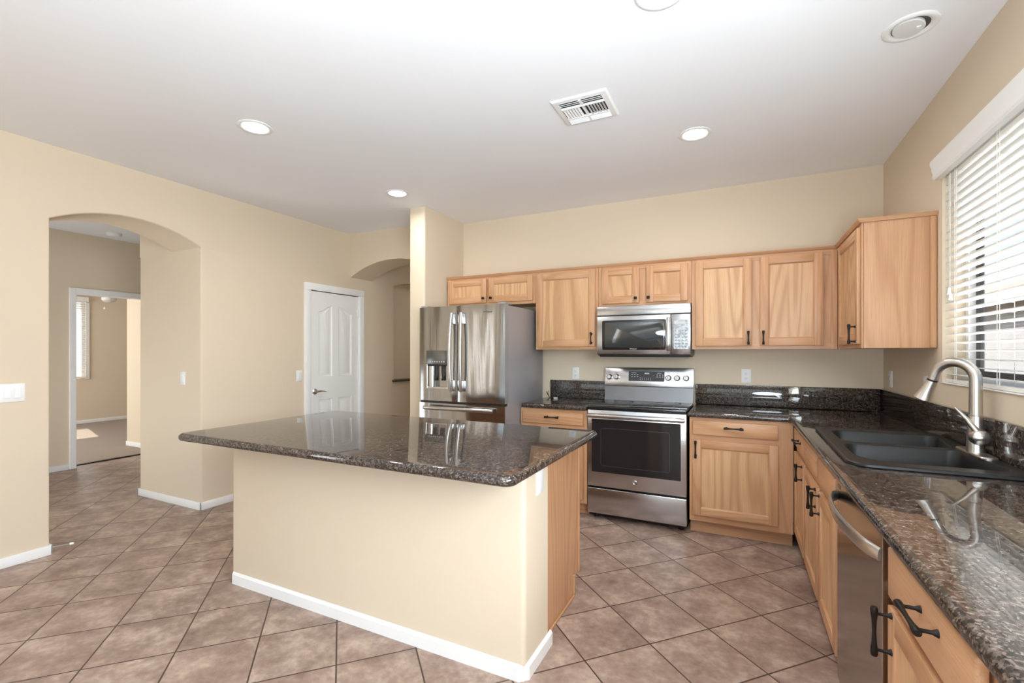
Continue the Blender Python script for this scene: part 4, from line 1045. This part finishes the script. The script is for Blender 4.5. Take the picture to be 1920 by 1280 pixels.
for dy in (0.0, 0.018): mb.tube(BM, [(0.9465, WY1-0.075-dy, 2.262), (0.9465, WY1-0.077-dy, 1.68)], 0.0014, 6)
for k, dy in ((0, 0.002), (1, 0.02)): mb.disc(M['plastic'], (0.9465, WY1-0.077-dy+0.001, 1.68-0.03*k), (0, 0, -1), [(0.003, -0.004), (0.007, 0.004), (0.0075, 0.02), (0.011, 0.032), (0.009, 0.036)], 14)
mb.build('pull_cord', t)
# sill ledge at the bottom of the opening
mb = MB(); mb.box(M['white'], XR-0.008, 1.035, WY0+0.001, WY1-0.001, WZ0-0.001, WZ0+0.003, bev=0.001); struct(mb.build('trim_6'), 'white ledge under the sink window blind', 'trim')

# ------------------------------------------------------------------ outside
mb = MB(); mb.box(M['gravel'], 1.13, 40, -20, 40, -0.3, -0.15); struct(mb.build('ground', smooth=False), 'pale gravel yard outside the sink window', 'ground')
t = thing('neighbor_house', (7.5, 10, -0.15), 'neighbouring stucco house with tiled roof seen through the sink window', 'house')
mb = MB(); mb.box(M['stucco'], 5.2, 11, 2, 26, -0.15, 2.45); mb.build('wall', t, smooth=False)
mb = MB(); mb.box(M['white'], 4.75, 4.80, 1.6, 26.4, 2.36, 2.56); mb.build('fascia', t, smooth=False)
mb = MB(); mb.prism(M['rooftile'], [(4.75, 2.57), (8.1, 3.75), (11.45, 2.57), (11.45, 2.50), (4.80, 2.50)], 1.6, 26.4, lambda p, q, a: (p, a, q)); mb.build('roof', t, smooth=False)
for y in (5.0,):
    mb = MB(); mb.box(M['alum'], 5.17, 5.199, y, y+1.4, 0.95, 2.05, bev=0.004); mb.build('window', t)

# ------------------------------------------------------------------ small things
mb = MB(); z = CZ1+0.0045
mb.tube(M['cord'], [(-1.735, 4.300, z+0.045), (-1.715, 4.288, z+0.02), (-1.690, 4.262, z), (-1.672, 4.235, z), (-1.650, 4.20, z), (-1.630, 4.172, z), (-1.610, 4.158, z), (-1.585, 4.140, z)], 0.003, 8)
mb.tube(M['cord'], [(-1.690, 4.262, z), (-1.71, 4.279, z+0.03), (-1.712, 4.292, z+0.055)], 0.0025, 8)
o = mb.build('charger_cable'); tag(o, 'thin black cable lying on the counter beside the refrigerator', 'cable')
mb = MB(); mb.box(plain('pale_plug', rgb(196, 200, 186), 0.4), -1.589, -1.552, 4.116, 4.140, CZ1+0.0005, CZ1+0.016, bev=0.004, seg=2); p_ = mb.build('plug', o); p_['label'] = 'pale plug end'
t = thing('door_stop', (XL+BT, AY0-0.03, 0.045), 'spring door stop on the baseboard left of the arch', 'door stop')
mb = MB()
s0 = Vector((XL+BT, AY0-0.01, 0.045)); pts = []
ax = Vector((0.55, 0.83, 0.06)).normalized()
s0 = Vector((XL+0.004, AY0+BT-0.001, 0.045))
mb.tube(M['nickel'], [s0, s0+ax*0.03, s0+ax*0.09], [0.006, 0.004, 0.004], 10); mb.build('spring', t)
mb = MB(); mb.tube(M['plastic'], [s0+ax*0.088, s0+ax*0.108], [0.0085, 0.0075], 12); mb.build('tip', t)
